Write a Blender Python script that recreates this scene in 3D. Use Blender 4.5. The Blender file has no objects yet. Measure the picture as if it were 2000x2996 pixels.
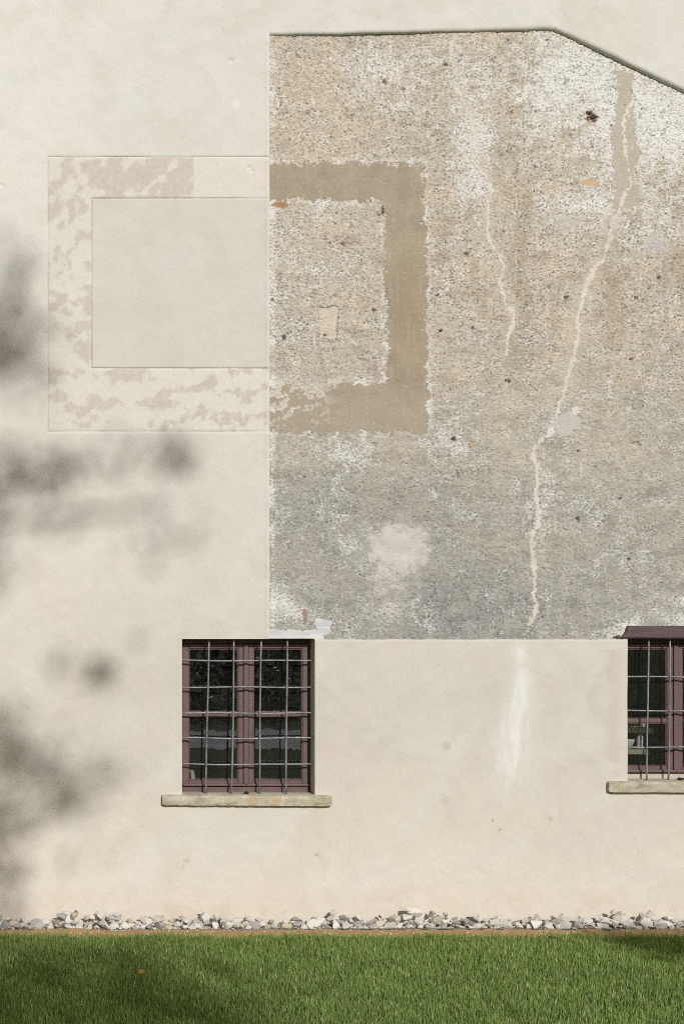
import bpy, bmesh, math, random
import numpy as np
from mathutils import Vector, Matrix

S = bpy.context.scene
C = S.collection
rad = math.radians

# ------------------------------------------------------------------ camera
D = 11.0                       # metres from the wall
CAMX, CAMZ = -2.65, 2.26
cam = bpy.data.cameras.new('camera')
camo = bpy.data.objects.new('camera', cam); C.objects.link(camo)
camo.location = (CAMX, -D, CAMZ); camo.rotation_euler = (rad(90), 0, 0)
cam.sensor_fit = 'HORIZONTAL'; cam.sensor_width = 36
cam.lens = 36 * D / 5.0
cam.shift_x = (0 - CAMX) / 5.0
cam.shift_y = (3.0175 - CAMZ) / 5.0
cam.clip_end = 2000
S.camera = camo

# ------------------------------------------------------------------ sky, sun, exposure
SDX, SDZ = 0.17, 0.45          # towards the sun: (SDX, -1, SDZ)
el = math.atan2(SDZ, math.hypot(1, SDX)); az = math.atan2(SDX, 1)
w = bpy.data.worlds.new('World'); S.world = w; w.use_nodes = True
nt = w.node_tree
bg = nt.nodes['Background']
sky = nt.nodes.new('ShaderNodeTexSky'); sky.sky_type = 'NISHITA'; sky.sun_disc = False
sky.air_density = 0.85; sky.dust_density = 2.2; sky.ozone_density = 0.7
sky.sun_elevation = el; sky.sun_rotation = math.pi - az
nt.links.new(sky.outputs[0], bg.inputs[0]); bg.inputs[1].default_value = 0.07
sl = bpy.data.lights.new('sun', 'SUN'); sl.energy = 4.2; sl.angle = rad(0.55); sl.color = (1.0, 0.975, 0.94)
so = bpy.data.objects.new('sun', sl); C.objects.link(so)
so.rotation_euler = Vector((SDX, -1, SDZ)).to_track_quat('Z', 'Y').to_euler()
so.location = (4, -20, 12)
S.view_settings.view_transform = 'Standard'; S.view_settings.look = 'None'
S.view_settings.gamma = 1; S.view_settings.use_curve_mapping = False
S.view_settings.exposure = -0.30
S.cycles.use_denoising = False
S.cycles.pixel_filter_type = 'BLACKMAN_HARRIS'; S.cycles.filter_width = 0.9
S.cycles.sample_clamp_indirect = 4

# ------------------------------------------------------------------ helpers
def X(px): return (px - 1000) / 400.0
def Z(py): return (2705 - py) / 400.0
def lin(r, g, b):
    def f(c):
        c /= 255.0
        return c / 12.92 if c <= 0.04045 else ((c + 0.055) / 1.055) ** 2.4
    return np.array([f(r), f(g), f(b)])

_rng = np.random.RandomState(7)
_perm = np.arange(512); _rng.shuffle(_perm); _perm = np.concatenate([_perm, _perm])
_ang = _rng.rand(512) * 2 * np.pi; _gx = np.cos(_ang); _gy = np.sin(_ang)
def perlin(x, y, seed=0):
    x = np.asarray(x, float) + seed * 37.31; y = np.asarray(y, float) + seed * 17.77
    xi = np.floor(x).astype(np.int64); yi = np.floor(y).astype(np.int64)
    xf = x - xi; yf = y - yi
    def g(ix, iy, dx, dy):
        h = _perm[(_perm[ix & 511] + iy) & 511]
        return _gx[h] * dx + _gy[h] * dy
    u = xf ** 3 * (xf * (xf * 6 - 15) + 10); v = yf ** 3 * (yf * (yf * 6 - 15) + 10)
    a = g(xi, yi, xf, yf); b = g(xi + 1, yi, xf - 1, yf)
    c = g(xi, yi + 1, xf, yf - 1); d = g(xi + 1, yi + 1, xf - 1, yf - 1)
    return ((a + (b - a) * u) * (1 - v) + (c + (d - c) * u) * v) * 1.5
def fbm(x, y, size, octv=4, seed=0, gain=0.5):
    f = 1.0 / size; a = 1.0; t = 0
    for i in range(octv):
        t = t + a * perlin(x * f, y * f, seed + i * 3); f *= 2.03; a *= gain
    return t
def sst(a, b, x):
    t = np.clip((x - a) / (b - a), 0, 1); return t * t * (3 - 2 * t)
def mixc(c, col, m):
    return c * (1 - m[:, None]) + np.asarray(col)[None, :] * m[:, None]
def segdist(x, y, pts):
    d = np.full(np.shape(x), 1e9)
    for (x0, y0), (x1, y1) in zip(pts[:-1], pts[1:]):
        vx, vy = x1 - x0, y1 - y0
        t = np.clip(((x - x0) * vx + (y - y0) * vy) / (vx * vx + vy * vy + 1e-12), 0, 1)
        d = np.minimum(d, np.hypot(x - x0 - t * vx, y - y0 - t * vy))
    return d
def boxd(x, y, x0, x1, y0, y1):     # signed distance to a box, negative inside
    dx = np.maximum(x0 - x, x - x1); dy = np.maximum(y0 - y, y - y1)
    return np.where((dx > 0) & (dy > 0), np.hypot(np.maximum(dx, 0), np.maximum(dy, 0)), np.maximum(dx, dy))

# ---- materials
def mat(name):
    m = bpy.data.materials.new(name); m.use_nodes = True
    return m, m.node_tree.nodes, m.node_tree.links, m.node_tree.nodes['Principled BSDF']
def add_bump(n, l, p, height, strength, dist, prev=None):
    b = n.new('ShaderNodeBump'); b.inputs['Strength'].default_value = strength; b.inputs['Distance'].default_value = dist
    l.new(height, b.inputs['Height'])
    if prev: l.new(prev.outputs[0], b.inputs['Normal'])
    l.new(b.outputs[0], p.inputs['Normal']); return b
def noise_node(n, l, scale, detail=4, rough=0.55, stretch=None, rot=None, dist=0.0):
    tc = n.new('ShaderNodeTexCoord'); src = tc.outputs['Object']
    if stretch or rot:
        mp = n.new('ShaderNodeMapping'); mp.vector_type = 'TEXTURE'
        stretch = tuple(1.0 / s_ for s_ in stretch) if stretch else None
        mp.inputs['Scale'].default_value = stretch or (1, 1, 1); mp.inputs['Rotation'].default_value = rot or (0, 0, 0)
        l.new(src, mp.inputs[0]); src = mp.outputs[0]
    t = n.new('ShaderNodeTexNoise'); t.inputs['Scale'].default_value = scale; t.inputs['Detail'].default_value = detail
    t.inputs['Roughness'].default_value = rough; t.inputs['Distortion'].default_value = dist
    l.new(src, t.inputs['Vector']); return t
def ramp(n, l, fac, stops):
    r = n.new('ShaderNodeValToRGB'); r.color_ramp.elements.remove(r.color_ramp.elements[1])
    for i, (p, c) in enumerate(stops):
        e = r.color_ramp.elements[0] if i == 0 else r.color_ramp.elements.new(p)
        e.position = p; e.color = (c[0], c[1], c[2], 1)
    l.new(fac, r.inputs[0]); return r
def mult(n, l, a, b, fac=1.0):
    m = n.new('ShaderNodeMix'); m.data_type = 'RGBA'; m.blend_type = 'MULTIPLY'; m.inputs[0].default_value = fac
    for s, i in ((a, 6), (b, 7)):
        if hasattr(s, 'is_output'): l.new(s, m.inputs[i])
        else: m.inputs[i].default_value = (s[0], s[1], s[2], 1)
    return m.outputs[2]

def wall_material(name, fine_scale, fine_lo, fine_hi, bump_s, bump_d, specks, trowel):
    m, n, l, p = mat(name)
    at = n.new('ShaderNodeAttribute'); at.attribute_name = 'tint'
    t1 = noise_node(n, l, fine_scale, 5, 0.65)
    r1 = ramp(n, l, t1.outputs[0], [(0.25, (fine_lo,) * 3), (0.75, (fine_hi,) * 3)])
    col = mult(n, l, at.outputs['Color'], r1.outputs[0])
    if specks:      # tiny dark grains in the render
        t2 = noise_node(n, l, 95, 2, 0.5)
        r2 = ramp(n, l, t2.outputs[0], [(0.0, (0.40, 0.37, 0.33)), (0.22, (0.45, 0.42, 0.38)), (0.29, (1, 1, 1))])
        col = mult(n, l, col, r2.outputs[0])
    l.new(col, p.inputs['Base Color'])
    p.inputs['Roughness'].default_value = 0.92; p.inputs['Specular IOR Level'].default_value = 0.18
    b = add_bump(n, l, p, t1.outputs[0], bump_s, bump_d)
    if trowel:      # sweeping trowel strokes and scratches
        t3 = noise_node(n, l, 3.2, 6, 0.62, (0.7, 1.0, 3.2), (0, rad(38), 0), 1.2)
        b = add_bump(n, l, p, t3.outputs[0], 0.25, 0.012, b)
        t4 = noise_node(n, l, 2.6, 7, 0.6, (0.6, 1.0, 3.5), (0, rad(-62), 0), 1.5)
        b = add_bump(n, l, p, t4.outputs[0], 0.2, 0.010, b)
        vd = n.new('ShaderNodeTexVoronoi'); vd.feature = 'DISTANCE_TO_EDGE'; vd.inputs['Scale'].default_value = 2.1
        tcn = n.new('ShaderNodeTexCoord'); dn = noise_node(n, l, 2.0, 5, .6)
        va = n.new('ShaderNodeVectorMath'); va.operation = 'MULTIPLY_ADD'; l.new(dn.outputs['Color'], va.inputs[0]); va.inputs[1].default_value = (.7, .7, .7); l.new(tcn.outputs['Object'], va.inputs[2]); l.new(va.outputs[0], vd.inputs['Vector'])
        r5 = ramp(n, l, vd.outputs['Distance'], [(0.0, (1, 1, 1)), (0.010, (0, 0, 0))])
        mk = noise_node(n, l, 1.7, 3, .6); r6 = ramp(n, l, mk.outputs[0], [(0.58, (0, 0, 0)), (0.66, (1, 1, 1))])
        b = add_bump(n, l, p, mult(n, l, r5.outputs[0], r6.outputs[0]), 0.3, 0.003, b)
    return m
M = {}
ALB = np.array([.785, .80, .825])     # displayed colour -> albedo
M['plaster'] = wall_material('smooth lime plaster', 140, 0.955, 1.035, 0.28, 0.004, True, True)
M['border'] = wall_material('border plaster', 110, 0.93, 1.05, 0.45, 0.005, True, False)
M['rough'] = wall_material('rough render', 170, 0.80, 1.16, 0.8, 0.006, False, False)
M['mortar'] = wall_material('smooth mortar', 170, 0.86, 1.12, 0.35, 0.003, True, False)

def simple(name, c, rough=0.8, spec=0.3, var=0.15, scale=40, bump=0.0, bdist=0.003, stretch=None, metal=0.0):
    m, n, l, p = mat(name)
    t = noise_node(n, l, scale, 4, 0.6, stretch)
    r = ramp(n, l, t.outputs[0], [(0.25, tuple(np.array(c) * (1 - var))), (0.75, tuple(np.minimum(1, np.array(c) * (1 + var))))])
    l.new(r.outputs[0], p.inputs['Base Color'])
    p.inputs['Roughness'].default_value = rough; p.inputs['Specular IOR Level'].default_value = spec
    p.inputs['Metallic'].default_value = metal
    if bump: add_bump(n, l, p, t.outputs[0], bump, bdist)
    return m

# ---- object plumbing
def link(o, parent=None):
    C.objects.link(o)
    if parent: o.parent = parent
    return o
def tag(o, label=None, cat=None, group=None, kind=None):
    if label: o['label'] = label
    if cat: o['category'] = cat
    if group: o['group'] = group
    if kind: o['kind'] = kind
    return o
def np_mesh(name, co, quads=None, tris=None, col=None, smooth=True):
    me = bpy.data.meshes.new(name)
    loops = []; starts = []; tot = []
    nq = 0 if quads is None else len(quads); ntr = 0 if tris is None else len(tris)
    if nq: loops.append(np.asarray(quads).ravel())
    if ntr: loops.append(np.asarray(tris).ravel())
    loops = np.concatenate(loops).astype(np.int32)
    starts = np.concatenate([np.arange(nq) * 4, nq * 4 + np.arange(ntr) * 3]).astype(np.int32)
    tot = np.concatenate([np.full(nq, 4), np.full(ntr, 3)]).astype(np.int32)
    me.vertices.add(len(co)); me.vertices.foreach_set('co', np.asarray(co, np.float32).ravel())
    me.loops.add(len(loops)); me.loops.foreach_set('vertex_index', loops)
    me.polygons.add(nq + ntr); me.polygons.foreach_set('loop_start', starts); me.polygons.foreach_set('loop_total', tot)
    me.update(calc_edges=True)
    me.polygons.foreach_set('use_smooth', np.full(nq + ntr, smooth, dtype=bool))
    if col is not None:
        a = me.attributes.new('tint', 'FLOAT_COLOR', 'POINT')
        a.data.foreach_set('color', np.concatenate([col, np.ones((len(col), 1))], 1).astype(np.float32).ravel())
    return me
def mobj(name, me, m, parent=None):
    o = bpy.data.objects.new(name, me)
    if m: me.materials.clear(); me.materials.append(m)
    return link(o, parent)
def bm_obj(name, bm, m, parent=None, smooth=False):
    me = bpy.data.meshes.new(name); bm.normal_update(); bm.to_mesh(me); bm.free()
    for p in me.polygons: p.use_smooth = smooth
    return mobj(name, me, m, parent)
def bm_box(bm, x0, x1, y0, y1, z0, z1, bev=0.0, seg=1):
    r = bmesh.ops.create_cube(bm, size=1)
    bmesh.ops.scale(bm, vec=(x1 - x0, y1 - y0, z1 - z0), verts=r['verts'])
    bmesh.ops.translate(bm, vec=((x0 + x1) / 2, (y0 + y1) / 2, (z0 + z1) / 2), verts=r['verts'])
    if bev:
        es = list({e for v in r['verts'] for e in v.link_edges})
        bmesh.ops.bevel(bm, geom=es, offset=bev, segments=seg, affect='EDGES', profile=0.5)
def box(name, m, parent, *a, bev=0.0, seg=1):
    bm = bmesh.new(); bm_box(bm, *a, bev=bev, seg=seg)
    return bm_obj(name, bm, m, parent)
def tube_mesh(name, pts, r, sides=8, cap=True):
    pts = [Vector(p) for p in pts]; rs = r if isinstance(r, (list, tuple)) else [r] * len(pts)
    co = []; q = []; tr = []
    for i, p in enumerate(pts):
        t = (pts[min(i + 1, len(pts) - 1)] - pts[max(i - 1, 0)]).normalized()
        a = t.cross(Vector((0.31, 0.87, 0.38))).normalized(); b = t.cross(a)
        for k in range(sides):
            th = 2 * math.pi * k / sides
            co.append(p + (a * math.cos(th) + b * math.sin(th)) * rs[i])
    for i in range(len(pts) - 1):
        for k in range(sides):
            q.append((i * sides + k, i * sides + (k + 1) % sides, (i + 1) * sides + (k + 1) % sides, (i + 1) * sides + k))
    if cap:
        for i, s in ((0, -1), (len(pts) - 1, 1)):
            c = len(co); co.append(pts[i])
            for k in range(sides):
                tr.append((c, i * sides + k, i * sides + (k + 1) % sides) if s > 0 else (c, i * sides + (k + 1) % sides, i * sides + k))
    return np_mesh(name, np.array([tuple(c) for c in co]), np.array(q), np.array(tr) if tr else None)

# =================================================================== THE HOUSE WALL
house = link(bpy.data.objects.new('house', None)); house.location = (0, 0, 0)
tag(house, 'old house wall of smooth cream plaster with a bare rough render field and barred windows', 'house')

# window openings
W1 = dict(x0=X(533), x1=X(920), z0=Z(2326), z1=Z(1870))
W2 = dict(x0=X(1836), x1=X(2230), z0=Z(2287), z1=Z(1870))
XL = X(789)                                    # left edge of the bare field
TOPP = [(789, 101), (1000, 97.5), (1280, 90), (1500, 86), (1590, 83.5), (1622, 85), (1660, 100), (1800, 168), (2000, 263), (2600, 548)]
_tx = np.array([X(a) for a, b in TOPP]); _tz = np.array([Z(b) for a, b in TOPP])
def topz(x): return np.interp(x, _tx, _tz) + 0.004 * perlin(np.asarray(x) * 6, np.asarray(x) * 0 + 3.3, 5) + 0.002 * perlin(np.asarray(x) * 25, np.asarray(x) * 0 + 1.3, 6)
def botz(x):
    x = np.asarray(x, float)
    f = sst(W1['x1'], W1['x1'] + 0.1, x) * (1 - sst(W2['x0'] - 0.1, W2['x0'], x))
    return W1['z1'] + f * (0.004 * perlin(x * 5, x * 0 + 9.1, 8) + 0.003 * perlin(x * 22, x * 0 + 2.1, 9) - 0.002)
XR = 3.6

# ---- plaster: relief (metres towards the viewer) and colour as functions of the place on the wall
BO = (X(140), X(785), Z(1263), Z(458))      # border panel outer
BI = (X(268), X(785), Z(1077), Z(579))      # border panel inner
def in_border(x, z):
    return (x > BO[0]) & (x < BO[1]) & (z > BO[2]) & (z < BO[3]) & ~((x > BI[0]) & (x < BI[1]) & (z > BI[2]) & (z < BI[3]))
def groove(x, z):
    d = np.full(x.shape, 1e9)
    x0, x1, z0, z1 = BO; i0, i1, k0, k1 = BI
    for seg in (((x0, z0), (x1, z0)), ((x0, z1), (x1, z1)), ((x0, z0), (x0, z1)), ((i0, k0), (i0, k1)), ((i0, k0), (i1, k0)), ((i0, k1), (i1, k1))):
        d = np.minimum(d, segdist(x, z, seg))
    return d
def plaster_h(x, z):
    a = 0.006 * fbm(x, z, 1.1, 3, 11)
    wx = x + 0.12 * perlin(x * 2, z * 2, 21); wz = z + 0.12 * perlin(x * 2, z * 2, 22)
    ca, sa = math.cos(0.6), math.sin(0.6)
    u = ca * wx + sa * wz; v = -sa * wx + ca * wz
    s = perlin(u * 1.6, v * 6, 23); s2 = perlin(u * 5 + 4, v * 1.8, 24)
    a = a + 0.0022 * (1 - np.abs(s)) ** 3 + 0.0018 * (1 - np.abs(s2)) ** 4     # ridges left by the trowel
    a = a + 0.0010 * fbm(x, z, 0.09, 3, 31)
    b = in_border(x, z)
    a = np.where(b, a - 0.003 + 0.0012 * fbm(x, z, 0.035, 2, 35), a)
    g = groove(x, z)
    a = a - 0.009 * np.exp(-(g / 0.0045) ** 2) * (0.7 + 0.5 * perlin(x * 3, z * 3, 41))
    # vertical bead of plaster along the bare field, and small pits
    a = a + 0.004 * np.exp(-((x - (XL - 0.022)) / 0.012) ** 2) * (z > W1['z1']) * (z < Z(110))
    for (px, py, r) in ((677, 177, 5), (503, 1241, 6), (925, 2508, 5), (5, 542, 4), (729, 489, 4), (738, 500, 3)):
        a = a - 0.02 * np.exp(-(((x - X(px)) ** 2 + (z - Z(py)) ** 2) / (r / 400.) ** 2))
    return a
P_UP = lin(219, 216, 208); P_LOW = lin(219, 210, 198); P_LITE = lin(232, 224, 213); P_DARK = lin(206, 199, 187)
def plaster_c(x, z):
    n = len(x)
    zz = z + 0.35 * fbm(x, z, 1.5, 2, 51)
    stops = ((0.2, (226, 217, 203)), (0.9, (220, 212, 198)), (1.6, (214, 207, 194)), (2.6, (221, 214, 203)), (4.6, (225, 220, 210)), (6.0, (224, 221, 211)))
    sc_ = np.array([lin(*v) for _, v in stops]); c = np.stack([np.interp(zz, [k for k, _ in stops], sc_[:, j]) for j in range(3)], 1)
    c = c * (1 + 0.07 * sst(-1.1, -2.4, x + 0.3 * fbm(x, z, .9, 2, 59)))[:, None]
    # cloudy float marks: pinker and greyer sweeps
    wx = x + 0.25 * fbm(x, z, 0.6, 2, 52); wz = z + 0.25 * fbm(x, z, 0.6, 2, 53)
    ca, sa = math.cos(0.7), math.sin(0.7)
    q = perlin((ca * wx + sa * wz) * 1.2, (-sa * wx + ca * wz) * 3.2, 54) + 0.5 * fbm(x, z, 0.3, 3, 55)
    c = mixc(c, lin(216, 206, 195), 0.30 * sst(0.0, 0.8, q))
    c = mixc(c, lin(226, 224, 215), 0.35 * sst(0.0, 0.8, -q))
    q2 = fbm(wx, wz, 0.22, 3, 57)
    c = c * (1 + 0.035 * q2[:, None])
    # panel inside the border: angular worn patches
    ins = (x > BI[0]) & (x < BI[1]) & (z > BI[2]) & (z < BI[3])
    q3 = sst(0.1, 0.35, fbm(x * 1.1 + z * 0.4, z - 0.3 * x, 0.42, 3, 58)) * ins
    c = mixc(c, lin(205, 197, 185), 0.25 * q3)
    c = mixc(c, lin(211, 206, 195), 0.55 * ins)
    # border frame: pale skim worn through to brownish ground
    b = in_border(x, z)
    c = np.where(b[:, None], lin(227, 221, 210)[None, :], c)
    bx = x + 0.05 * fbm(x, z, 0.15, 3, 61); bz = z + 0.05 * fbm(x, z, 0.15, 3, 62)
    diag = perlin((bx * 0.75 + bz * 0.66) * 3.4, (bz * 0.75 - bx * 0.66) * 10.0, 63)
    hor = perlin(bx * 3.4, bz * 9.5, 64)
    f1 = sst(Z(760), Z(640), z)
    q4 = diag * f1 + hor * (1 - f1) + 0.5 * fbm(x, z, 0.07, 4, 65)
    bias = 0.06 + 0.30 * np.exp(-((x - X(420)) / 0.45) ** 2) * (z > Z(590)) + 0.12 * (z > Z(700)) - 0.06 * (z < Z(1077))
    bias = np.where((x > X(568)) & (z > Z(590)), -0.75, bias)
    wear = sst(-0.03, 0.10, q4 + bias - 0.22) * b
    c = mixc(c, lin(206, 196, 182), (0.95 - 0.45 * sst(-.2, .6, fbm(x, z, .04, 3, 67))) * wear)
    c = mixc(c, lin(214, 205, 193), 0.45 * sst(-0.25, 0.12, q4 + bias - 0.22) * b * (x < X(566)))
    c = mixc(c, lin(216, 207, 197), 0.5 * sst(0.012, 0.0, np.abs(x - X(566))) * b)
    # lime run below the long crack
    cx = X(1528) - 0.10 * sst(Z(1930), Z(2320), z)
    wdt = 0.045 + 0.075 * sst(Z(1900), Z(2150), z)
    run = np.exp(-((x - cx) / wdt) ** 2) * sst(Z(1880), Z(1990), z) * sst(Z(2390), Z(2180), z)
    run = run * (0.75 + 0.5 * fbm(x, z * 0.25, 0.05, 2, 71))
    run2 = 0.7 * np.exp(-((x - X(1520)) / 0.045) ** 2) * np.exp(-((z - Z(1905)) / 0.06) ** 2)
    c = mixc(c, lin(238, 236, 229), np.clip(1.0 * run + run2, 0, 0.9))
    # round spots and stains
    for px, py, r, col, k in ((1306, 2183, 13, (184, 176, 164), .45), (1303, 2342, 12, (196, 187, 174), .4), (690, 305, 15, (238, 234, 224), .8),
                              (1610, 2395, 8, (196, 178, 155), .5), (1440, 2400, 4, (150, 135, 115), .7), (1461, 2428, 4, (140, 125, 105), .7),
                              (545, 2518, 9, (180, 165, 148), .35), (535, 2535, 6, (180, 165, 148), .3)):
        m = sst(1.25, 0.75, np.hypot(x - X(px), z - Z(py)) / (r / 400.) + 0.25 * fbm(x, z, 0.03, 2, 73))
        c = mixc(c, lin(*col), k * m)
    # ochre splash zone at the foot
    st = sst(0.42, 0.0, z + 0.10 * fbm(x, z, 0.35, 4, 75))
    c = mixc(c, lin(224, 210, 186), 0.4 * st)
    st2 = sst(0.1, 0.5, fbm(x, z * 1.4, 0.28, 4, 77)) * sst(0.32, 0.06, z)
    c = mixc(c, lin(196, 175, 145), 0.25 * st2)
    # scratched, slightly dirty vertical strip beside the right window
    m = np.exp(-((x - X(1795) - 0.03 * perlin(x * 0, z * 4, 79)) / 0.05) ** 2) * (z < Z(1900)) * (z > Z(2230))
    c = mixc(c, lin(204, 192, 176), 0.4 * m)
    return c * ALB[None, :]

def lines(a, b, step, extra=()):
    n = max(1, int(round((b - a) / step)))
    v = list(np.linspace(a, b, n + 1)) + [e for e in extra if a < e < b]
    v = np.unique(np.round(np.array(sorted(v)), 5))
    keep = [v[0]]
    for t in v[1:]:
        if t - keep[-1] > 0.0011: keep.append(t)
        elif t == v[-1]: keep[-1] = t
    return np.array(keep)
def edge_lines(vals): return [v + d for v in vals for d in (-0.008, -0.004, 0, 0.004, 0.008)]
GX = edge_lines((BO[0], BO[1], BI[0])); GZ = edge_lines((BO[2], BO[3], BI[2], BI[3]))
NX = [XL - 0.034, XL - 0.028, XL - 0.022, XL - 0.016, XL - 0.010, XL - 0.006, XL - 0.002]
STEP = 0.0125
parts_co = []; parts_q = []; parts_own = []; _off = 0
def round_off(s, R): return np.where(s < R, R - np.sqrt(np.maximum(0, R * R - (R - np.minimum(s, R)) ** 2)), 0)
def patch(xs, zs, zfun=None, edge=None):
    """grid on the wall; zfun(x, v) may bend it; edge(x, z) -> distance to a free edge and its radius"""
    global _off
    GXX, GZZ = np.meshgrid(xs, zs); x = GXX.ravel(); z = GZZ.ravel()
    if zfun is not None: z = zfun(x, z)
    h = plaster_h(x, z)
    y = -h
    if edge is not None:
        s, R = edge(x, z); y = y + round_off(np.maximum(s, 0), R)
    nx, nz = len(xs), len(zs)
    i = np.arange(nx * nz).reshape(nz, nx)
    q = np.stack([i[:-1, :-1], i[:-1, 1:], i[1:, 1:], i[1:, :-1]], -1).reshape(-1, 4)
    parts_co.append(np.stack([x, y, z], 1)); parts_q.append(q + _off); _off += len(x)
def skirt(pts, normal_dir, depth=0.11, steps=4):
    """a return going into the wall along an edge; pts = [(x, y, z)]"""
    global _off
    pts = np.asarray(pts, float); n = len(pts); rows = []
    for k in range(steps + 1):
        r = pts.copy(); r[:, 1] = pts[:, 1] + (depth * k / steps); rows.append(r)
    co = np.concatenate(rows); i = np.arange(n * (steps + 1)).reshape(steps + 1, n)
    q = np.stack([i[:-1, :-1], i[:-1, 1:], i[1:, 1:], i[1:, :-1]], -1).reshape(-1, 4)
    if normal_dir < 0: q = q[:, ::-1]
    parts_co.append(co); parts_q.append(q + _off); _off += len(co)

coarse = 0.08
xl_out = list(lines(-6, -2.62, coarse))[:-1]
zt = Z(TOPP[0][1])
ztop_l = float(topz(np.array([XL]))[0])
# left of the bare field
xsL = np.concatenate([xl_out, lines(-2.62, XL, STEP, GX + NX)])
def edgeL(x, z): return XL - x, np.full(x.shape, 0.006)
patch(xsL, np.concatenate([lines(W1['z1'], ztop_l, STEP, GZ)]), edge=edgeL)
zs = lines(W1['z1'], ztop_l, STEP)
skirt([(XL, 0.006 - float(plaster_h(np.array([XL]), np.array([zz]))[0]), zz) for zz in zs], 1, 0.09)
# above: TL plain and T bent along the roof line of the vanished annexe
zup = np.concatenate([lines(ztop_l, 6.85, STEP), lines(6.85, 9, coarse)[1:]])
patch(xsL, zup)
vv = np.concatenate([[0, .003, .006, .010, .014, .019, .025, .032, .04], np.linspace(.05, .45, 32), np.linspace(.5, 2.4, 25)])
xsT = np.concatenate([lines(XL, 2.62, STEP, [X(t[0]) for t in TOPP]), lines(2.62, XR, coarse)[1:]])
def zT(x, v): return topz(x) + v
def edgeT(x, z): return (z - topz(x)) * 0.95, np.full(x.shape, 0.030) * (0.75 + 0.25 * sst(0.2, 1.7, x))
patch(xsT, vv, zfun=zT, edge=edgeT)
tzz = topz(xsT); Rt = 0.030 * (0.75 + 0.25 * sst(0.2, 1.7, xsT))
skirt(np.stack([xsT, Rt - plaster_h(xsT, tzz), tzz], 1), 1, 0.06)
patch(lines(XR, 6, coarse), lines(W1['z1'], 9, coarse))
# below
zb = np.concatenate([lines(-0.3, -0.02, 0.07)[:-1], lines(-0.02, W1['z1'], STEP, [W1['z0'], W2['z0']])])
def eW(x0, x1, z0, z1):
    def f(x, z):
        s = np.where(z < z0 - .0005, 1.0, np.maximum(x0 - x, x - x1)); return s, np.full(x.shape, 0.010)
    return f
e1 = eW(W1['x0'], W1['x1'], W1['z0'], W1['z1'] + 0); e2 = eW(W2['x0'], W2['x1'], W2['z0'], W2['z1'] + 0.04)
nearx = lambda v, s: [v + s * d for d in (.002, .005, .009)]
patch(np.concatenate([xl_out, lines(-2.62, W1['x0'], STEP, GX + nearx(W1['x0'], -1))]), zb, edge=e1)
zsub1 = zb[zb <= W1['z0'] + 1e-4]; zsub2 = zb[zb <= W2['z0'] + 1e-4]
patch(lines(W1['x0'], W1['x1'], STEP), zsub1)
def zB3(x, z): return np.where(z > W1['z1'] - 0.15, z + (botz(x) - W1['z1']) * sst(W1['z1'] - 0.15, W1['z1'], z), z)
def edge3(x, z):
    s = np.minimum(np.minimum(np.where(z < W1['z0'] - .0005, 1., x - W1['x1']), np.where(z < W2['z0'] - .0005, 1., W2['x0'] - x)), botz(x) - z); return s, np.where(s == botz(x) - z, 0.016, 0.010)
zb3 = np.unique(np.concatenate([zb, [W1['z1'] - d for d in (.002, .004, .007, .011, .016)]]))
xs3 = lines(W1['x1'], W2['x0'], STEP, nearx(W1['x1'], 1) + nearx(W2['x0'], -1))
patch(xs3, zb3, zfun=zB3, edge=edge3)
skirt(np.stack([xs3, 0.016 - plaster_h(xs3, botz(xs3)), botz(xs3)], 1), -1, 0.05)
patch(np.concatenate([lines(W2['x0'], 2.62, STEP), lines(2.62, W2['x1'], coarse)[1:]]), zsub2)
patch(lines(W2['x1'], 6, coarse), zb, edge=e2)
co = np.concatenate(parts_co); q = np.concatenate(parts_q)
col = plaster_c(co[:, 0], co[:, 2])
def split(co, q, col, region, names):
    for rid, (nm, m, lab) in names.items():
        f = q[region == rid]
        if not len(f): continue
        u, inv = np.unique(f.ravel(), return_inverse=True)
        o = mobj(nm, np_mesh(nm, co[u], inv.reshape(-1, 4), None, col[u]), m, house)
        if lab: o['label'] = lab
ctr = co[q].mean(1)
reg = np.where(in_border(ctr[:, 0], ctr[:, 2]) & (ctr[:, 1] < 0.02), 1, 0)
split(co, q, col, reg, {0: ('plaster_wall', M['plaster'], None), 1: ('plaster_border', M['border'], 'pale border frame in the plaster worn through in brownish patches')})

# ---- the bare field: rough render, mortar band, filled cracks, cement patches (one relief, split into its parts)
RS = 0.0052
xr = np.concatenate([np.arange(XL - 0.012, 2.60, RS), np.arange(2.61, XR + .02, 0.0105)])
zr = np.arange(W1['z1'] - 0.012, 6.60, RS)
gx, gz = np.meshgrid(xr, zr); x = gx.ravel(); z = gz.ravel()
keepv = z < topz(x) + 0.03
PX = x * 400 + 1000; PY = 2705 - z * 400
jx = PX + 5 * fbm(x, z, 0.05, 3, 101) + 7 * fbm(x, z, 0.2, 2, 102); jy = PY + 5 * fbm(x, z, 0.05, 3, 103) + 7 * fbm(x, z, 0.2, 2, 104)
nb = fbm(x, z, 0.4, 4, 105); nm_ = fbm(x, z, 0.10, 4, 106); nf = fbm(x, z, 0.025, 3, 107)
ca, sa = math.cos(-0.5), math.sin(-0.5)
u = ca * x + sa * z; v = -sa * x + ca * z
tw = 0.03 * fbm(x, z, 0.25, 2, 119)         # the trowel changed direction from place to place
u = u + tw; v = v + 0.8 * tw
r1 = perlin(u / 0.026, v / 0.0135, 111); r2 = perlin(u / 0.0115, v / 0.0100, 112); r3 = perlin(x / 0.06, z / 0.045, 113); rk = perlin(u / 0.045, v / 0.021, 120)
lump = 0.55 + 0.40 * r1 + 0.35 * r2
amp = 0.85 + 0.3 * nb + 0.3 * sst(1350, 700, PY)
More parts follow.
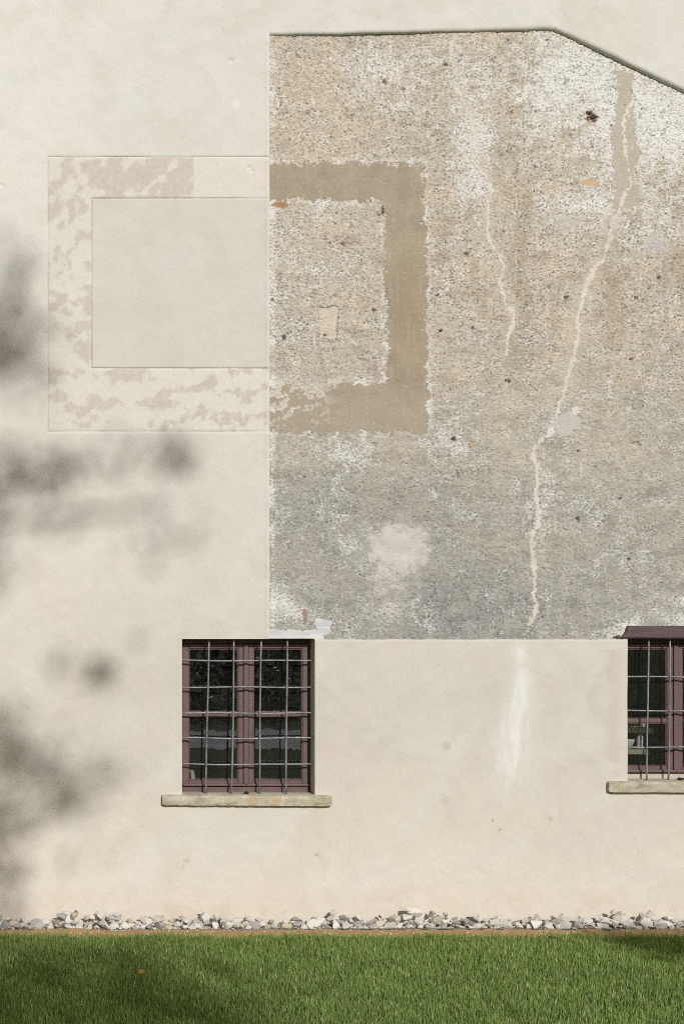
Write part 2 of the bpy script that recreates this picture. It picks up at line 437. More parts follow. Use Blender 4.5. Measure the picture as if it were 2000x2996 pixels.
crev = sst(0.87, 0.98, 1 - np.abs(rk)) * sst(0.05, 0.45, r3 + 0.5 * nm_ + 0.3 * r1)       # short torn crevices
hr = 0.0074 * lump * amp + 0.0035 * r3 + 0.006 * fbm(x, z, 0.5, 2, 115)
p1_ = perlin(u / 0.0165, v / 0.0105, 114) + 0.3 * nm_ + 0.3 * nb; p2_ = perlin(x / 0.0125, z / 0.0115, 116) + 0.10 * nm_
pit = np.clip(sst(0.74, 0.92, p1_) + 0.9 * sst(0.44, 0.66, p2_) + 0.75 * crev, 0, 1.3)
hr = hr - 0.018 * pit * (0.7 + 0.5 * sst(1300, 800, PY))
# region masks
jbx = jx + 4 * fbm(x, z, .03, 2, 123) + 4 * nm_; jby = jy + 4 * fbm(x, z, .03, 2, 124) + 4 * fbm(x, z, .1, 2, 125)
outer_d = boxd(jbx, jby, 700, 1247 + 9 * (PY - 470) / 800, 471, 1268)
inner_d = boxd(jbx, jby, 700, 1124 + 8 * (PY - 580) / 540, 584, 1119)
erode = np.where(PX < 1010, 1, 0)
ero = sst(0, 1, (1030 - PX) / 200.) * sst(1085, 1150, PY) * sst(1275, 1200, PY + 0 * PX)
flk = fbm(x, z * 1.1, 0.06, 4, 121) + 0.6 * fbm(x, z, 0.22, 2, 122)
diag_cut = PY < np.interp(PX, [700, 800, 850, 900, 940, 975, 1000, 1010], [1080, 1088, 1106, 1150, 1158, 1135, 1119, 1050]) + 14 * nm_ + 8 * nf
diag_cut = diag_cut & (PY > 1065) & (PX < 1012)
band = (outer_d < 0) & (inner_d > 0) & ~diag_cut
band = band & ~((flk > 0.38) & (ero > 0.4)) 
band = band & ~((np.minimum(-outer_d, inner_d) < 9) & (nf + nm_ > 0.35))
near_band = np.exp(-(np.minimum(np.abs(outer_d), np.abs(inner_d)) / 14.) ** 2) * (outer_d < 30) * (inner_d > -30)
CR1 = [(1333, 90), (1326, 125), (1322, 166), (1337, 199), (1334, 241), (1363, 299), (1384, 340), (1396, 382), (1392, 423), (1405, 481), (1430, 523), (1440, 556), (1428, 610), (1427, 688), (1444, 722), (1469, 749), (1474, 788), (1460, 821), (1477, 860), (1480, 888), (1505, 915), (1502, 949), (1485, 982), (1483, 1037)]
CR2 = [(1866, 200), (1861, 216), (1857, 290), (1832, 332), (1828, 373), (1836, 450), (1852, 531), (1828, 564), (1815, 614), (1792, 644), (1787, 688), (1773, 733), (1765, 760), (1737, 788), (1715, 832), (1709, 871), (1690, 921), (1693, 982), (1682, 1032), (1662, 1098), (1649, 1153), (1632, 1203), (1607, 1264), (1571, 1297), (1557, 1325), (1571, 1358), (1575, 1397), (1567, 1441), (1575, 1480), (1577, 1535), (1555, 1568), (1560, 1624), (1566, 1685), (1563, 1740), (1571, 1784), (1549, 1823)]
kx = PX + 6 * fbm(x, z, 0.04, 3, 131); ky = PY + 6 * fbm(x, z, 0.04, 3, 132)
d1 = segdist(kx, ky, CR1); d2 = segdist(kx, ky, CR2)
w1 = 3.0 + 2.6 * perlin(x * 9, z * 9, 133) + 2 * sst(1000, 880, np.abs(PY - 950) + 900)
w2 = 3.3 + 3.0 * perlin(x * 7, z * 7, 134) + 1.6 * sst(1250, 1350, PY) + 3.2 * perlin(x * 28, z * 28, 136) + 2.5 * np.exp(-((PY - 900) / 220) ** 2)
crack1 = (d1 < w1) ; crack2 = d2 < w2
smear = np.clip(np.exp(-(d2 / 26) ** 2) * sst(1200, 1100, PY) * sst(420, 640, PY) + 0.8 * np.exp(-(d1 / 16) ** 2), 0, 1)
smear_strip = boxd(jbx + 10 * nm_, jby + 14 * nm_, 1806 - 12 * sst(250, 450, PY), 1862 + 6 * sst(200, 400, PY), 205, 640 + 40 * nm_)
sstrip = (smear_strip < 0) & (fbm(x, z, 0.05, 2, 135) < 0.85 - 0.8 * sst(480, 660, PY))
def ell(px, py, rx, ry, k=0.25, s=0): return np.hypot((PX - px) / rx, (PY - py) / ry) + k * fbm(x, z, 0.08, 3, 140 + s)
discs = [(1657, 655, 29, 27), (1927, 713, 36, 32)]
disc = np.zeros(x.shape, bool)
disc = ell(*discs[0], .45, 0) < 1; disc_b = ell(*discs[1], .45, 5) < 1
wedge = (ell(1655, 1238, 46, 34, 0.35, 12) + 0.012 * ((PX - 1655) * 0.4 + (PY - 1238) * 0.6) * 0 < 1) & ((PX - 1655) * 0.55 + (PY - 1238) > -34)
big = ell(1165, 1606, 92, 72, 0.35, 15)
bigm = big < 0.95
sand = ell(1732, 531, 28, 11, 0.25, 18) < 1
sill_pat = (boxd(jx, jy, 780, 948, 1846, 1880) < 0) | (ell(945, 1835, 22, 26, .4, 21) < 1)
chip = boxd(jx, jy, 938, 985, 893, 985)
chipm = chip < 0
region = np.zeros(x.shape, int)
smooth_m = np.zeros(x.shape)
def setreg(m, rid, sm):
    region[m] = rid; smooth_m[m] = sm
setreg(sstrip, 3, 0.75); setreg(band, 1, 0.93); setreg(crack1 , 4, 0.7); setreg(crack2, 5, 0.72)
setreg(disc, 6, 0.55); setreg(disc_b, 12, 0.55); setreg(wedge, 7, 0.7); setreg(bigm, 8, 0.6); setreg(sand, 9, 0.85); setreg(sill_pat, 10, 0.8); setreg(chipm, 11, 0.35)
soft = np.maximum(smooth_m, 0.55 * smear * (region == 0)); soft = np.maximum(soft, 0.35 * near_band * (region == 0))
soft = np.where((region == 0) | (region == 8), np.maximum(np.where(region == 8, 0, soft), 0.72 * sst(1.2, 0.7, big)), soft)
flat = 0.0035 + 0.0008 * nf + 0.004 * fbm(x, z, 0.5, 2, 115) + 0.0015 * nm_
h = hr * (1 - soft) + flat * soft
h = h + 0.0025 * band - 0.012 * chipm
# holes: (px, py, rx, ry, depth)
HO = [(1727, 326, 7, 5, .05), (1737, 340, 13, 9, .055), (832, 988, 5, 5, .04), (1328, 1285, 6, 5, .04), (1003, 712, 6, 4, .03), (1690, 1522, 5, 7, .03), (1094, 905, 6, 4, .03),
      (1113, 624, 10, 2.5, .03), (1122, 612, 2.5, 18, .03), (797, 878, 6, 4, .03), (1500, 325, 5, 5, .02), (1929, 811, 4, 4, .03), (1365, 742, 6, 5, .03), (1487, 1114, 7, 5, .03),
      (1658, 870, 5, 7, .03), (1863, 1300, 12, 8, .02), (952, 978, 4, 4, .03), (1280, 862, 4, 4, .03), (1338, 1390, 4, 9, .02), (1383, 958, 4, 4, .03), (1290, 967, 4, 4, .03), (1864, 870, 4, 4, .03), (1850, 1050, 6, 4, .03),
      (1694, 1320, 4, 4, .03), (1816, 1460, 4, 4, .03), (1840, 1636, 4, 4, .03), (1127, 236, 4, 10, .03), (1180, 260, 4, 10, .02), (1030, 340, 5, 9, .02), (1305, 185, 6, 5, .03)]
rr = np.random.RandomState(5)
for i in range(110): HO.append((rr.uniform(795, 2000), rr.uniform(110, 1850), rr.uniform(1.2, 3.8), rr.uniform(1.2, 2.4), rr.uniform(.008, .018)))
pull = np.zeros(x.shape)
for (a, b, c_, d_, dep) in HO:
    ix0, ix1 = np.searchsorted(xr, [X(a - 5 * c_), X(a + 5 * c_)]); iz0, iz1 = np.searchsorted(zr, [Z(b + 5 * d_), Z(b - 5 * d_)])
    sub = (slice(iz0, iz1), slice(ix0, ix1))
    P2 = pull.reshape(gx.shape)
    q2 = np.hypot((gx[sub] - X(a)) * 400 / c_, (gz[sub] - Z(b)) * 400 / d_) + 0.45 * r1.reshape(gx.shape)[sub]
    P2[sub] = np.maximum(P2[sub], dep * sst(1.5, 0.6, q2))
holek = pull > 0.02
h = h - pull * np.where(region == 1, 0.15, 1)
# how deep the field lies behind the plaster face
depth = 0.016 + 0.022 * sst(4.6, 6.3, z) * (0.55 + 0.45 * sst(-0.4, 0.3, x)) + 0.004 * sst(2.4, 2.1, z)
depth = depth - 0.006 * sst(0.12, 0.0, x - XL)
y = depth - h
# colour
WHITE = lin(242, 240, 234); SANDY = lin(218, 203, 180); BEIGE = lin(208, 198, 181); GREY = lin(183, 178, 166); DK = lin(142, 141, 139); TAN = lin(190, 177, 156)
c = np.repeat(BEIGE[None, :], len(x), 0)
gy_ = sst(820, 1700, PY + 230 * nb - 0.10 * (PX - 1300) + 80 * sst(1650, 1900, PX))
c = mixc(c, GREY, 0.95 * gy_)
dk = sst(1500, 1780, PY + 110 * nb) * np.exp(-((PX - 1330) / 300) ** 2) + 0.5 * np.exp(-((PX - 1180) / 200) ** 2 - ((PY - 1480) / 110) ** 2) + .5 * np.exp(-((PX - 900) / 120) ** 2 - ((PY - 1480) / 130) ** 2)
c = mixc(c, DK, 0.8 * np.clip(dk * (0.75 + 0.7 * nm_), 0, 1))
dk2 = sst(0.15, 0.6, fbm(x * .8, z * 1.2, 0.16, 4, 157)); c = mixc(c, lin(150, 146, 138), 0.45 * dk2 * gy_); c = mixc(c, lin(172, 156, 132), 0.4 * dk2 * (1 - gy_))
wm = sst(0.1, 0.7, fbm(x, z, 0.28, 3, 151) + 0.8 * np.exp(-((PX - 920) / 200) ** 2 - ((PY - 330) / 190) ** 2))
c = mixc(c, SANDY, 0.6 * wm * sst(1300, 1000, PY))
tn = sst(0.0, 0.55, fbm(x * 1.6, z * 0.55, 0.35, 3, 153)) * sst(420, 640, PY) * sst(1250, 1000, PY) * sst(1230, 1340, PX)
c = mixc(c, TAN, 0.75 * tn)
gr = sst(0.1, 0.5, fbm(x, z, 0.12, 3, 155))
c = mixc(c, lin(192, 190, 180), 0.5 * gr * gy_)
bl = sst(0.35, 0.7, fbm(x, z, 0.09, 3, 156) + .35 * gy_)
c = mixc(c, lin(176, 178, 174), 0.25 * bl * gy_)
# patchy grain of the aggregate
sp = perlin(x / 0.014, z / 0.012, 161); sp2 = perlin(x / 0.03, z / 0.024, 162)
c = c * (1 + 0.15 * sp[:, None] + 0.11 * sp2[:, None] + 0.10 * nm_[:, None] + 0.07 * perlin(u / .05, v / .025, 163)[:, None])
# old limewash left on the high points
wa = (0.95 * np.exp(-((PX - 1960) / 220) ** 2 - ((PY - 330) / 330) ** 2) + 0.8 * np.exp(-((PX - 1640) / 190) ** 2 - ((PY - 230) / 170) ** 2)
      + 0.75 * np.exp(-((PX - 1390) / 60) ** 2 - ((PY - 450) / 260) ** 2) + 0.45 * np.exp(-((PX - 1130) / 190) ** 2 - ((PY - 200) / 150) ** 2)
      + 0.42 * np.exp(-((PX - 960) / 170) ** 2 - ((PY - 1330) / 40) ** 2) + 0.28 * np.exp(-((PX - 1300) / 90) ** 2 - ((PY - 1300) / 45) ** 2) + 0.5 * near_band * sst(-.2, .5, fbm(x, z, .12, 2, 172))
      + 0.3 * np.exp(-((PX - 1010) / 40) ** 2 - ((PY - 1580) / 90) ** 2) + 0.6 * np.exp(-((PX - 830) / 60) ** 2 - ((PY - 1780) / 40) ** 2)
      + 0.75 * np.exp(-((PX - 1840) / 40) ** 2 - ((PY - 1835) / 30) ** 2) + 0.5 * np.exp(-((PX - 1975) / 90) ** 2 - ((PY - 1800) / 60) ** 2)
      + 0.5 * np.exp(-((PX - 1700) / 130) ** 2 - ((PY - 600) / 70) ** 2) + 0.35 * np.exp(-((PX - 900) / 130) ** 2 - ((PY - 700) / 200) ** 2)
      + 0.28 * np.exp(-((PX - 1590) / 40) ** 2 - ((PY - 1500) / 260) ** 2) + 0.5 * np.exp(-((PX - 797) / 10) ** 2) + 0.42)
wn = 0.8 * (lump - 0.55) + 0.50 * nm_ + 0.45 * nb + 0.55 * sp + 0.3 * sp2
wmask = sst(-0.25, 0.95, wn + 1.35 * wa - 0.95)
c = mixc(c, WHITE, np.clip(wmask, 0, 1) * 0.9)
# white drips
for (a, b0, b1, wd) in ((1510, 735, 832, 2), (1572, 670, 735, 2), (1625, 640, 733, 2.5), (1935, 760, 905, 2), (1410, 705, 790, 7), (1655, 600, 660, 3), (1727, 850, 940, 5), (1648, 850, 890, 4), (1703, 1350, 1400, 5), (1255, 1310, 1360, 2), (1690, 690, 712, 2)):
    m = np.exp(-((PX - a - 2 * nm_) / wd) ** 2) * (PY > b0) * sst(b1, b1 - 30, PY)
    c = mixc(c, lin(225, 220, 210), 0.75 * m)
# pits and crevices darkened in the colour: painted shade with some dirt
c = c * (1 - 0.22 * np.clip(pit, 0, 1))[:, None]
def paint(m, col, k): 
    global c
    c = mixc(c, lin(*col), np.where(m, k, 0.0))
FIL = (216, 207, 192)
bnoise = fbm(x, z, 0.25, 3, 171)
cb = lin(172, 158, 137)[None, :] * (1 + 0.10 * bnoise + 0.07 * nm_ + 0.06 * nf)[:, None]
cb = mixc(cb, lin(164, 144, 116), 0.5 * np.exp(-((PX - 1185) / 50) ** 2 - ((PY - 900) / 170) ** 2))
cb = mixc(cb, lin(176, 165, 146), 0.7 * sst(1120, 1200, PY))
fl2 = sst(0.28, 0.5, flk + 0.25 * nf + 0.25 * np.exp(-((PX - 860) / 90) ** 2)) * ero
cb = mixc(cb, lin(228, 222, 210), 0.85 * fl2)
fleck = sst(0.62, 0.72, perlin(x / 0.016, z / 0.016, 173)) * 0.6
cb = mixc(cb, lin(214, 204, 188), fleck)
vst = sst(0.45, 0.7, perlin(x / 0.02, z / 0.3, 174)) * 0.2
cb = mixc(cb, lin(200, 190, 172), vst)
c = np.where((region == 1)[:, None], cb, c)
ne = (region == 0) & (outer_d < 12) & (inner_d > -10) & ((ero > 0.35) | (near_band > 0.6))
c = mixc(c, lin(229, 221, 207), np.where(ne, 0.65, 0) * np.maximum(sst(-.1, .4, fbm(x, z, .10, 2, 175)), ero) * (0.7 + 0.5 * sp2).clip(0, 1))
c = mixc(c, lin(210, 200, 184), 0.65 * smear * (region == 0) * (0.8 + 0.5 * nm_).clip(0, 1))
paint(region == 3, (186, 176, 158), 0.85); paint(region == 4, (226, 217, 203), 0.88); c = mixc(c, lin(228, 218, 203), np.where(region == 5, .92, 0) * (.85 + .4 * nm_).clip(.4, 1))
c = mixc(c, lin(184, 183, 178), np.where((region == 6) | (region == 12), 0.7, 0) * (0.7 + 0.5 * nm_).clip(0, 1)); c = mixc(c, lin(200, 196, 189), np.where(region == 7, 0.85, 0)); c = mixc(c, lin(238, 235, 230), 0.85 * sst(1.1, .6, np.minimum(ell(1612, 1262, 14, 16, .4, 40), ell(1682, 1200, 16, 12, .4, 41))))
c = mixc(c, lin(190, 186, 174), np.where(region == 8, 0.0, 0.0) * (0.9 + 0.2 * nm_).clip(0, 1))
c = mixc(c, lin(216, 212, 202), 0.9 * sst(1.35, 0.6, big) * (0.85 + .3 * nm_).clip(0, 1))
c = mixc(c, lin(216, 210, 199), 0.85 * np.exp(-((PX - 1140) / 58) ** 2 - ((PY - 1740) / 100) ** 2) * (0.7 + 0.8 * nm_).clip(0, 1))
paint(region == 9, (206, 174, 128), 0.8); paint(region == 11, (224, 212, 192), 0.7)
sc = lin(222, 220, 216)[None, :] * (1 + 0.06 * nm_)[:, None]; sc = mixc(sc, lin(196, 200, 208), 0.7 * sst(-.2, .4, fbm(x * .5, z * 3, .1, 2, 181)))
c = np.where((region == 10)[:, None], sc, c)
paint(ell(893, 1808, 7, 24, .3, 30) < 1, (166, 128, 98), 0.7); paint(ell(815, 597, 24, 8, .4, 31) < 1, (178, 132, 80), 0.8)
paint(ell(1385, 1298, 14, 12, .4, 32) < 1, (196, 172, 136), 0.7); paint(ell(1733, 352, 16, 12, .4, 33) < 1, (206, 160, 128), 0.6)
paint(ell(903, 322, 10, 8, .4, 34) < 1, (150, 122, 96), 0.6); paint(ell(800, 1052, 10, 8, .4, 35) < 1, (204, 172, 132), 0.6)
paint(ell(1522, 285, 10, 9, .3, 36) < 1, (244, 242, 236), 0.9)
bh = (np.hypot((PX - 1735) / 20, (PY - 336) / 16) < 1) & (pull > 0.012)
paint(bh, (128, 84, 62), 0.6)
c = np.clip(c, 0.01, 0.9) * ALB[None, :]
nx, nz = len(xr), len(zr)
i = np.arange(nx * nz).reshape(nz, nx)
q = np.stack([i[:-1, :-1], i[:-1, 1:], i[1:, 1:], i[1:, :-1]], -1).reshape(-1, 4)
q = q[keepv[q].all(1)]
cz = z[q].mean(1); cx_ = x[q].mean(1)
q = q[~((cz < W1['z1'] + 0.002) & (((cx_ < W1['x1'])) | (cx_ > W2['x0'])))]
fr = region[q[:, 0]]
co = np.stack([x, y, z], 1)
split(co, q, c, fr, {0: ('rough_wall', M['rough'], 'rough pitted old render, beige above and grey below'),
    1: ('mortar_band', M['mortar'], 'smooth brown mortar band bent round in a squared hook'),
    3: ('mortar_smear', M['mortar'], 'grey beige mortar smear beside the long crack'),
    4: ('crack_filler', M['mortar'], 'short filled crack right of the brown band'), 5: ('crack_filler', M['mortar'], 'long pale filled crack running down the bare render'),
    6: ('cement_patch', M['mortar'], 'round grey cement dab left of the long crack'), 12: ('cement_patch', M['mortar'], 'round grey cement dab right of the long crack'), 7: ('cement_patch', M['mortar'], 'wedge of grey cement on the long crack'),
    8: ('cement_patch', M['mortar'], 'big round pale cement patch low on the bare render'), 9: ('cement_patch', M['mortar'], 'small tan oval mortar dab'),
    10: ('cement_patch', M['mortar'], 'bluish white patch over the barred window corner'), 11: ('render_chip', M['rough'], 'pale oblong chip broken out inside the brown band')})

# broken brick in the hole high on the right
bm = bmesh.new(); rs = random.Random(3)
bmesh.ops.create_icosphere(bm, subdivisions=2, radius=1)
for vtx in bm.verts:
    vtx.co = Vector((max(-.7, min(.7, vtx.co.x)) * 0.035, max(-.6, min(.6, vtx.co.y)) * 0.03, max(-.6, min(.6, vtx.co.z)) * 0.022)) * (1 + rs.uniform(-.12, .12))
bk = bm_obj('brick', bm, simple('brick', lin(140, 92, 70), 0.95, 0.1, 0.3, 60, 0.6), house)
bk.location = (X(1726), 0.06, Z(331)); bk.scale = (.7, .7, .7); bk.rotation_euler = (0.2, 0.3, 0.2)

# body of the wall and the dark rooms behind the windows
M['core'] = simple('wall core', (0.35, 0.33, 0.30), 0.95, 0.1)
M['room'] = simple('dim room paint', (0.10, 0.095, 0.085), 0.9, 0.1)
bm = bmesh.new()
for a in ((-6, W1['x0'] - .03, -.3, 9), (W1['x0'] - .03, W1['x1'] + .03, -.3, W1['z0'] - .09), (W1['x0'] - .03, W1['x1'] + .03, W1['z1'] + .03, 9),
          (W1['x1'] + .03, W2['x0'] - .03, -.3, 9), (W2['x0'] - .03, W2['x1'] + .03, -.3, W2['z0'] - .09), (W2['x0'] - .03, W2['x1'] + .03, W2['z1'] + .13, 9), (W2['x1'] + .03, 6, -.3, 9)):
    bm_box(bm, a[0], a[1], 0.115, 0.42, a[2], a[3])
bm_obj('wall_core', bm, M['core'], house)
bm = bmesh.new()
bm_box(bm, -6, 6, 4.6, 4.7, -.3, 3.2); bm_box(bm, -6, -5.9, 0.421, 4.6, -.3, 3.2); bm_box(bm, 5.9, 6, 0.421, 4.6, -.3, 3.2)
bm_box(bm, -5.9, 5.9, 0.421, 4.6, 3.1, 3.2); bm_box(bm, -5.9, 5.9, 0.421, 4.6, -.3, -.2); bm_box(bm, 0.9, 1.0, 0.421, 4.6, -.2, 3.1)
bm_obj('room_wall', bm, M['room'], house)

# ------------------------------------------------------------------ windows
def wood_material(name, c):
    m, n, l, p = mat(name)
    t = noise_node(n, l, 30, 5, 0.6, (6, 6, 1)); t2 = noise_node(n, l, 130, 3, 0.6); t3 = noise_node(n, l, 9, 3, .6)
    r = ramp(n, l, t.outputs[0], [(0.3, tuple(c * 0.78)), (0.7, tuple(c * 1.12))])
    r3 = ramp(n, l, t3.outputs[0], [(0.3, (.85, .85, .85)), (0.7, (1.1, 1.07, 1.05))])
    l.new(mult(n, l, r.outputs[0], r3.outputs[0]), p.inputs['Base Color'])
    p.inputs['Roughness'].default_value = 0.5; p.inputs['Specular IOR Level'].default_value = 0.35
    b = add_bump(n, l, p, t2.outputs[0], 0.55, 0.004); add_bump(n, l, p, t.outputs[0], 0.35, 0.003, b)
    return m
M['paint'] = wood_material('mauve brown paint', lin(98, 79, 77))
M['paint2'] = wood_material('red brown glazing paint', lin(88, 55, 51))
m, n, l, p = mat('lintel wood'); M['lintel'] = m
t = noise_node(n, l, 14, 6, 0.7, (0.35, 1, 7)); t2 = noise_node(n, l, 60, 4, .7, (.3, 1, 4))
r = ramp(n, l, t.outputs[0], [(0.3, tuple(lin(60, 44, 48))), (0.6, tuple(lin(84, 64, 68))), (0.8, tuple(lin(110, 92, 93)))])
l.new(r.outputs[0], p.inputs['Base Color']); p.inputs['Roughness'].default_value = .55
b = add_bump(n, l, p, t.outputs[0], 0.8, 0.006); add_bump(n, l, p, t2.outputs[0], .5, .004, b)
m, n, l, p = mat('window glass'); M['glass'] = m
n.remove(p); out = n['Material Output']
fr_ = n.new('ShaderNodeFresnel'); fr_.inputs[0].default_value = 1.85
tr_ = n.new('ShaderNodeBsdfTransparent'); tr_.inputs[0].default_value = (0.84, 0.85, 0.84, 1)
gl = n.new('ShaderNodeBsdfGlossy'); gl.inputs['Roughness'].default_value = 0.012; gl.inputs[0].default_value = (.95, .97, 1, 1)
tn_ = noise_node(n, l, 7, 2, .5); bmp = n.new('ShaderNodeBump'); bmp.inputs['Strength'].default_value = .05; bmp.inputs['Distance'].default_value = .004
l.new(tn_.outputs[0], bmp.inputs['Height']); l.new(bmp.outputs[0], gl.inputs['Normal'])
ms = n.new('ShaderNodeMixShader'); l.new(fr_.outputs[0], ms.inputs[0]); l.new(tr_.outputs[0], ms.inputs[1]); l.new(gl.outputs[0], ms.inputs[2])
df = n.new('ShaderNodeBsdfDiffuse'); df.inputs[0].default_value = (.5, .5, .47, 1)       # thin film of dust
dn = noise_node(n, l, 9, 6, .7); dr = ramp(n, l, dn.outputs[0], [(.35, (0.002,) * 3), (.8, (.016,) * 3)])
ms2 = n.new('ShaderNodeMixShader'); l.new(dr.outputs[0], ms2.inputs[0]); l.new(ms.outputs[0], ms2.inputs[1]); l.new(df.outputs[0], ms2.inputs[2])
l.new(ms2.outputs[0], out.inputs[0])
m, n, l, p = mat('galvanised bar'); M['iron'] = m
t = noise_node(n, l, 120, 4, .6); t2 = noise_node(n, l, 14, 4, .6)
r = ramp(n, l, t2.outputs[0], [(.3, tuple(lin(96, 96, 98))), (.62, tuple(lin(140, 140, 140))), (.8, tuple(lin(150, 128, 108)))])
l.new(r.outputs[0], p.inputs['Base Color']); p.inputs['Metallic'].default_value = .35; p.inputs['Roughness'].default_value = .5
add_bump(n, l, p, t.outputs[0], .6, .003)
m, n, l, p = mat('weathered stone sill'); M['sill'] = m
t = noise_node(n, l, 7, 6, .7, (1, 1, 2.2)); t2 = noise_node(n, l, 70, 4, .7); t3 = noise_node(n, l, 5, 4, .6, (2.2, 1, .25))
r = ramp(n, l, t.outputs[0], [(.25, tuple(lin(122, 115, 98))), (.5, tuple(lin(178, 171, 152))), (.75, tuple(lin(200, 195, 181)))])
r2 = ramp(n, l, t2.outputs[0], [(.25, (.82, .82, .8)), (.7, (1.06, 1.06, 1.05))])
r3 = ramp(n, l, t3.outputs[0], [(.52, (1, 1, 1)), (.68, (.95, .84, .66))])
l.new(mult(n, l, mult(n, l, r.outputs[0], r2.outputs[0]), r3.outputs[0]), p.inputs['Base Color']); p.inputs['Roughness'].default_value = .9
b = add_bump(n, l, p, t2.outputs[0], .7, .006); add_bump(n, l, p, t.outputs[0], .4, .012, b)
M['reveal'] = simple('reveal plaster', lin(190, 181, 167), .95, .1, .06, 60, .4, .004)
M['white'] = simple('white paint', (.72, .71, .68), .6, .3, .06)
M['dark'] = simple('dark debris', (.03, .025, .02), .9, .1)

FY = 0.140      # wood frame face behind the plaster face
GYB = 0.058     # grille plane
def window(W, bars_x, bars_z, lab, labg, cx0, cxm, cx1, mid, botrail, sub):
    """cx0/cx1: inner edges of the outer stiles, cxm: centre post (a, b, c, d)"""
    x0, x1, z0, z1 = W['x0'], W['x1'], W['z0'], W['z1']
    # plaster reveals
    bm = bmesh.new()
    def face(*pts): bm.faces.new([bm.verts.new(p_) for p_ in pts])
    yb = FY + 0.09; n = 24
    def wob(t, s): return 0.003 * math.sin(t * 9 + s) + 0.002 * math.sin(t * 23 + 2 * s)
    for k in range(n):
        za, zb_ = z0 - .02 + (z1 + .02 - z0) * k / n, z0 - .02 + (z1 + .02 - z0) * (k + 1) / n
        face((x0 + .0, .010, za), (x0 + .0, .010, zb_), (x0 + .0, yb, zb_), (x0 + .0, yb, za))
        face((x1 - .0, .010, zb_), (x1 - .0, .010, za), (x1 - .0 - wob(za, 1) * 0, yb, za), (x1, yb, zb_))
    face((x0, .004, z1), (x1, .004, z1), (x1, yb, z1), (x0, yb, z1))
    bmesh.ops.remove_doubles(bm, verts=bm.verts[:], dist=1e-5)
    bm_obj('window_reveal', bm, M['reveal'], house)
    # outer frame = the window part
    fy0, fy1 = FY + .004, FY + .06
    bm = bmesh.new()
    bm_box(bm, x0 + .001, x0 + .018, fy0 + .012, fy1, z0, z1 - .002); bm_box(bm, x1 - .018, x1 - .001, fy0 + .012, fy1, z0, z1 - .002)
    bm_box(bm, x0 + .018, x1 - .018, fy0 + .012, fy1, z1 - .035, z1 - .002)
    bm_box(bm, x0 + .018, x1 - .018, fy0 - .012, fy1, z0 - .005, sub, bev=.004, seg=2)
    win = bm_obj('window', bm, M['paint'], house); win['label'] = lab
    a, b_, c_, d_ = cxm
    zt_, zb_ = z1 - .040, sub + .004
    def wood(nm, *ar, bev=.004, mm='paint'): return box(nm, M[mm], win, *ar, bev=bev, seg=2)
    xa0 = x0 + .0195; xa1 = x1 - .0195
    # casement stiles
    wood('stile', xa0, cx0, FY, fy1 - .005, zb_, zt_); wood('stile', a, b_ - .0015, FY, fy1 - .005, zb_, zt_)
    wood('stile', c_ + .0015, d_, FY, fy1 - .005, zb_, zt_); wood('stile', cx1, xa1, FY, fy1 - .005, zb_, zt_)
    wood('cover_strip', b_, c_, FY - .014, FY + .03, zb_ + .002, zt_, bev=.005)
    for s0, s1 in ((cx0, a), (d_, cx1)):
        wood('top_rail', s0 + .0006, s1 - .0006, FY + .0015, fy1 - .006, zt_ - .032, zt_)
        wood('bottom_rail', s0 + .0006, s1 - .0006, FY + .0015, fy1 - .006, zb_ + .012, botrail)
        wood('muntin', s0 + .0006, s1 - .0006, FY + .006, fy1 - .008, mid - .013, mid + .013)
        for zz0, zz1 in ((botrail, mid - .013), (mid + .013, zt_ - .032)):
            g = .009        # glazing bead round each pane
            bm = bmesh.new()
            bm_box(bm, s0 + .0008, s0 + g, FY + .010, FY + .030, zz0, zz1); bm_box(bm, s1 - g, s1 - .0008, FY + .010, FY + .030, zz0, zz1)
            bm_box(bm, s0 + g, s1 - g, FY + .0105, FY + .030, zz0 + .0003, zz0 + g); bm_box(bm, s0 + g, s1 - g, FY + .0105, FY + .030, zz1 - g, zz1 - .0003)
            bm_obj('glazing_bead', bm, M['paint2'], win)
            box('pane', M['glass'], win, s0 + .004, s1 - .004, FY + .024, FY + .027, zz0 + .004, zz1 - .004)
    # drip rail across both casements
    bm = bmesh.new()
    bm_box(bm, xa0, (b_ + c_) / 2 - .002, FY - .022, FY - .0005, zb_ + .004, zb_ + .024, bev=.006, seg=2)
    bm_box(bm, (b_ + c_) / 2 + .002, xa1, FY - .022, FY - .0005, zb_ + .003, zb_ + .023, bev=.006, seg=2)
    bm_obj('drip_rail', bm, M['paint'], win)
    # grille
    R = .0068
    def vx(i, z): t_, b2 = bars_x[i]; return b2 + (t_ - b2) * (z - z0) / (z1 - z0) + 0.003 * math.sin(4 * z + i * 2.1)
    def hz(j, xx):
        zc, sag = bars_z[j]; t_ = (xx - x0) / (x1 - x0)
        return zc - sag * math.sin(math.pi * t_) + .0025 * math.sin(9 * xx + j * 1.7)
    gr_ = bpy.data.objects.new('window_grille', None); link(gr_, house); gr_['label'] = labg
    for i in range(len(bars_x)):
        zs_ = sorted(list(np.linspace(z0 - .004, z1 + .015, 14)) + [bz + d for bz, _ in bars_z for d in (-.012, -.006, .006, .012)])   # swollen at the welds
        rr_ = [R * (1.22 if any(abs(zz - bz) < .008 for bz, _ in bars_z) else 1) for zz in zs_]
        mobj('bar', tube_mesh('bar', [(vx(i, zz), GYB - .007, zz) for zz in zs_], rr_), M['iron'], gr_)
    for j in range(len(bars_z)):
        xs_ = np.linspace(x0 - .02, x1 + .02, 16)
        mobj('bar', tube_mesh('bar', [(xx, GYB + .005, hz(j, xx)) for xx in xs_], R * .93), M['iron'], gr_)
def px2(v): return 440 + v / 2.613
def py2(v): return 1780 + v / 2.613
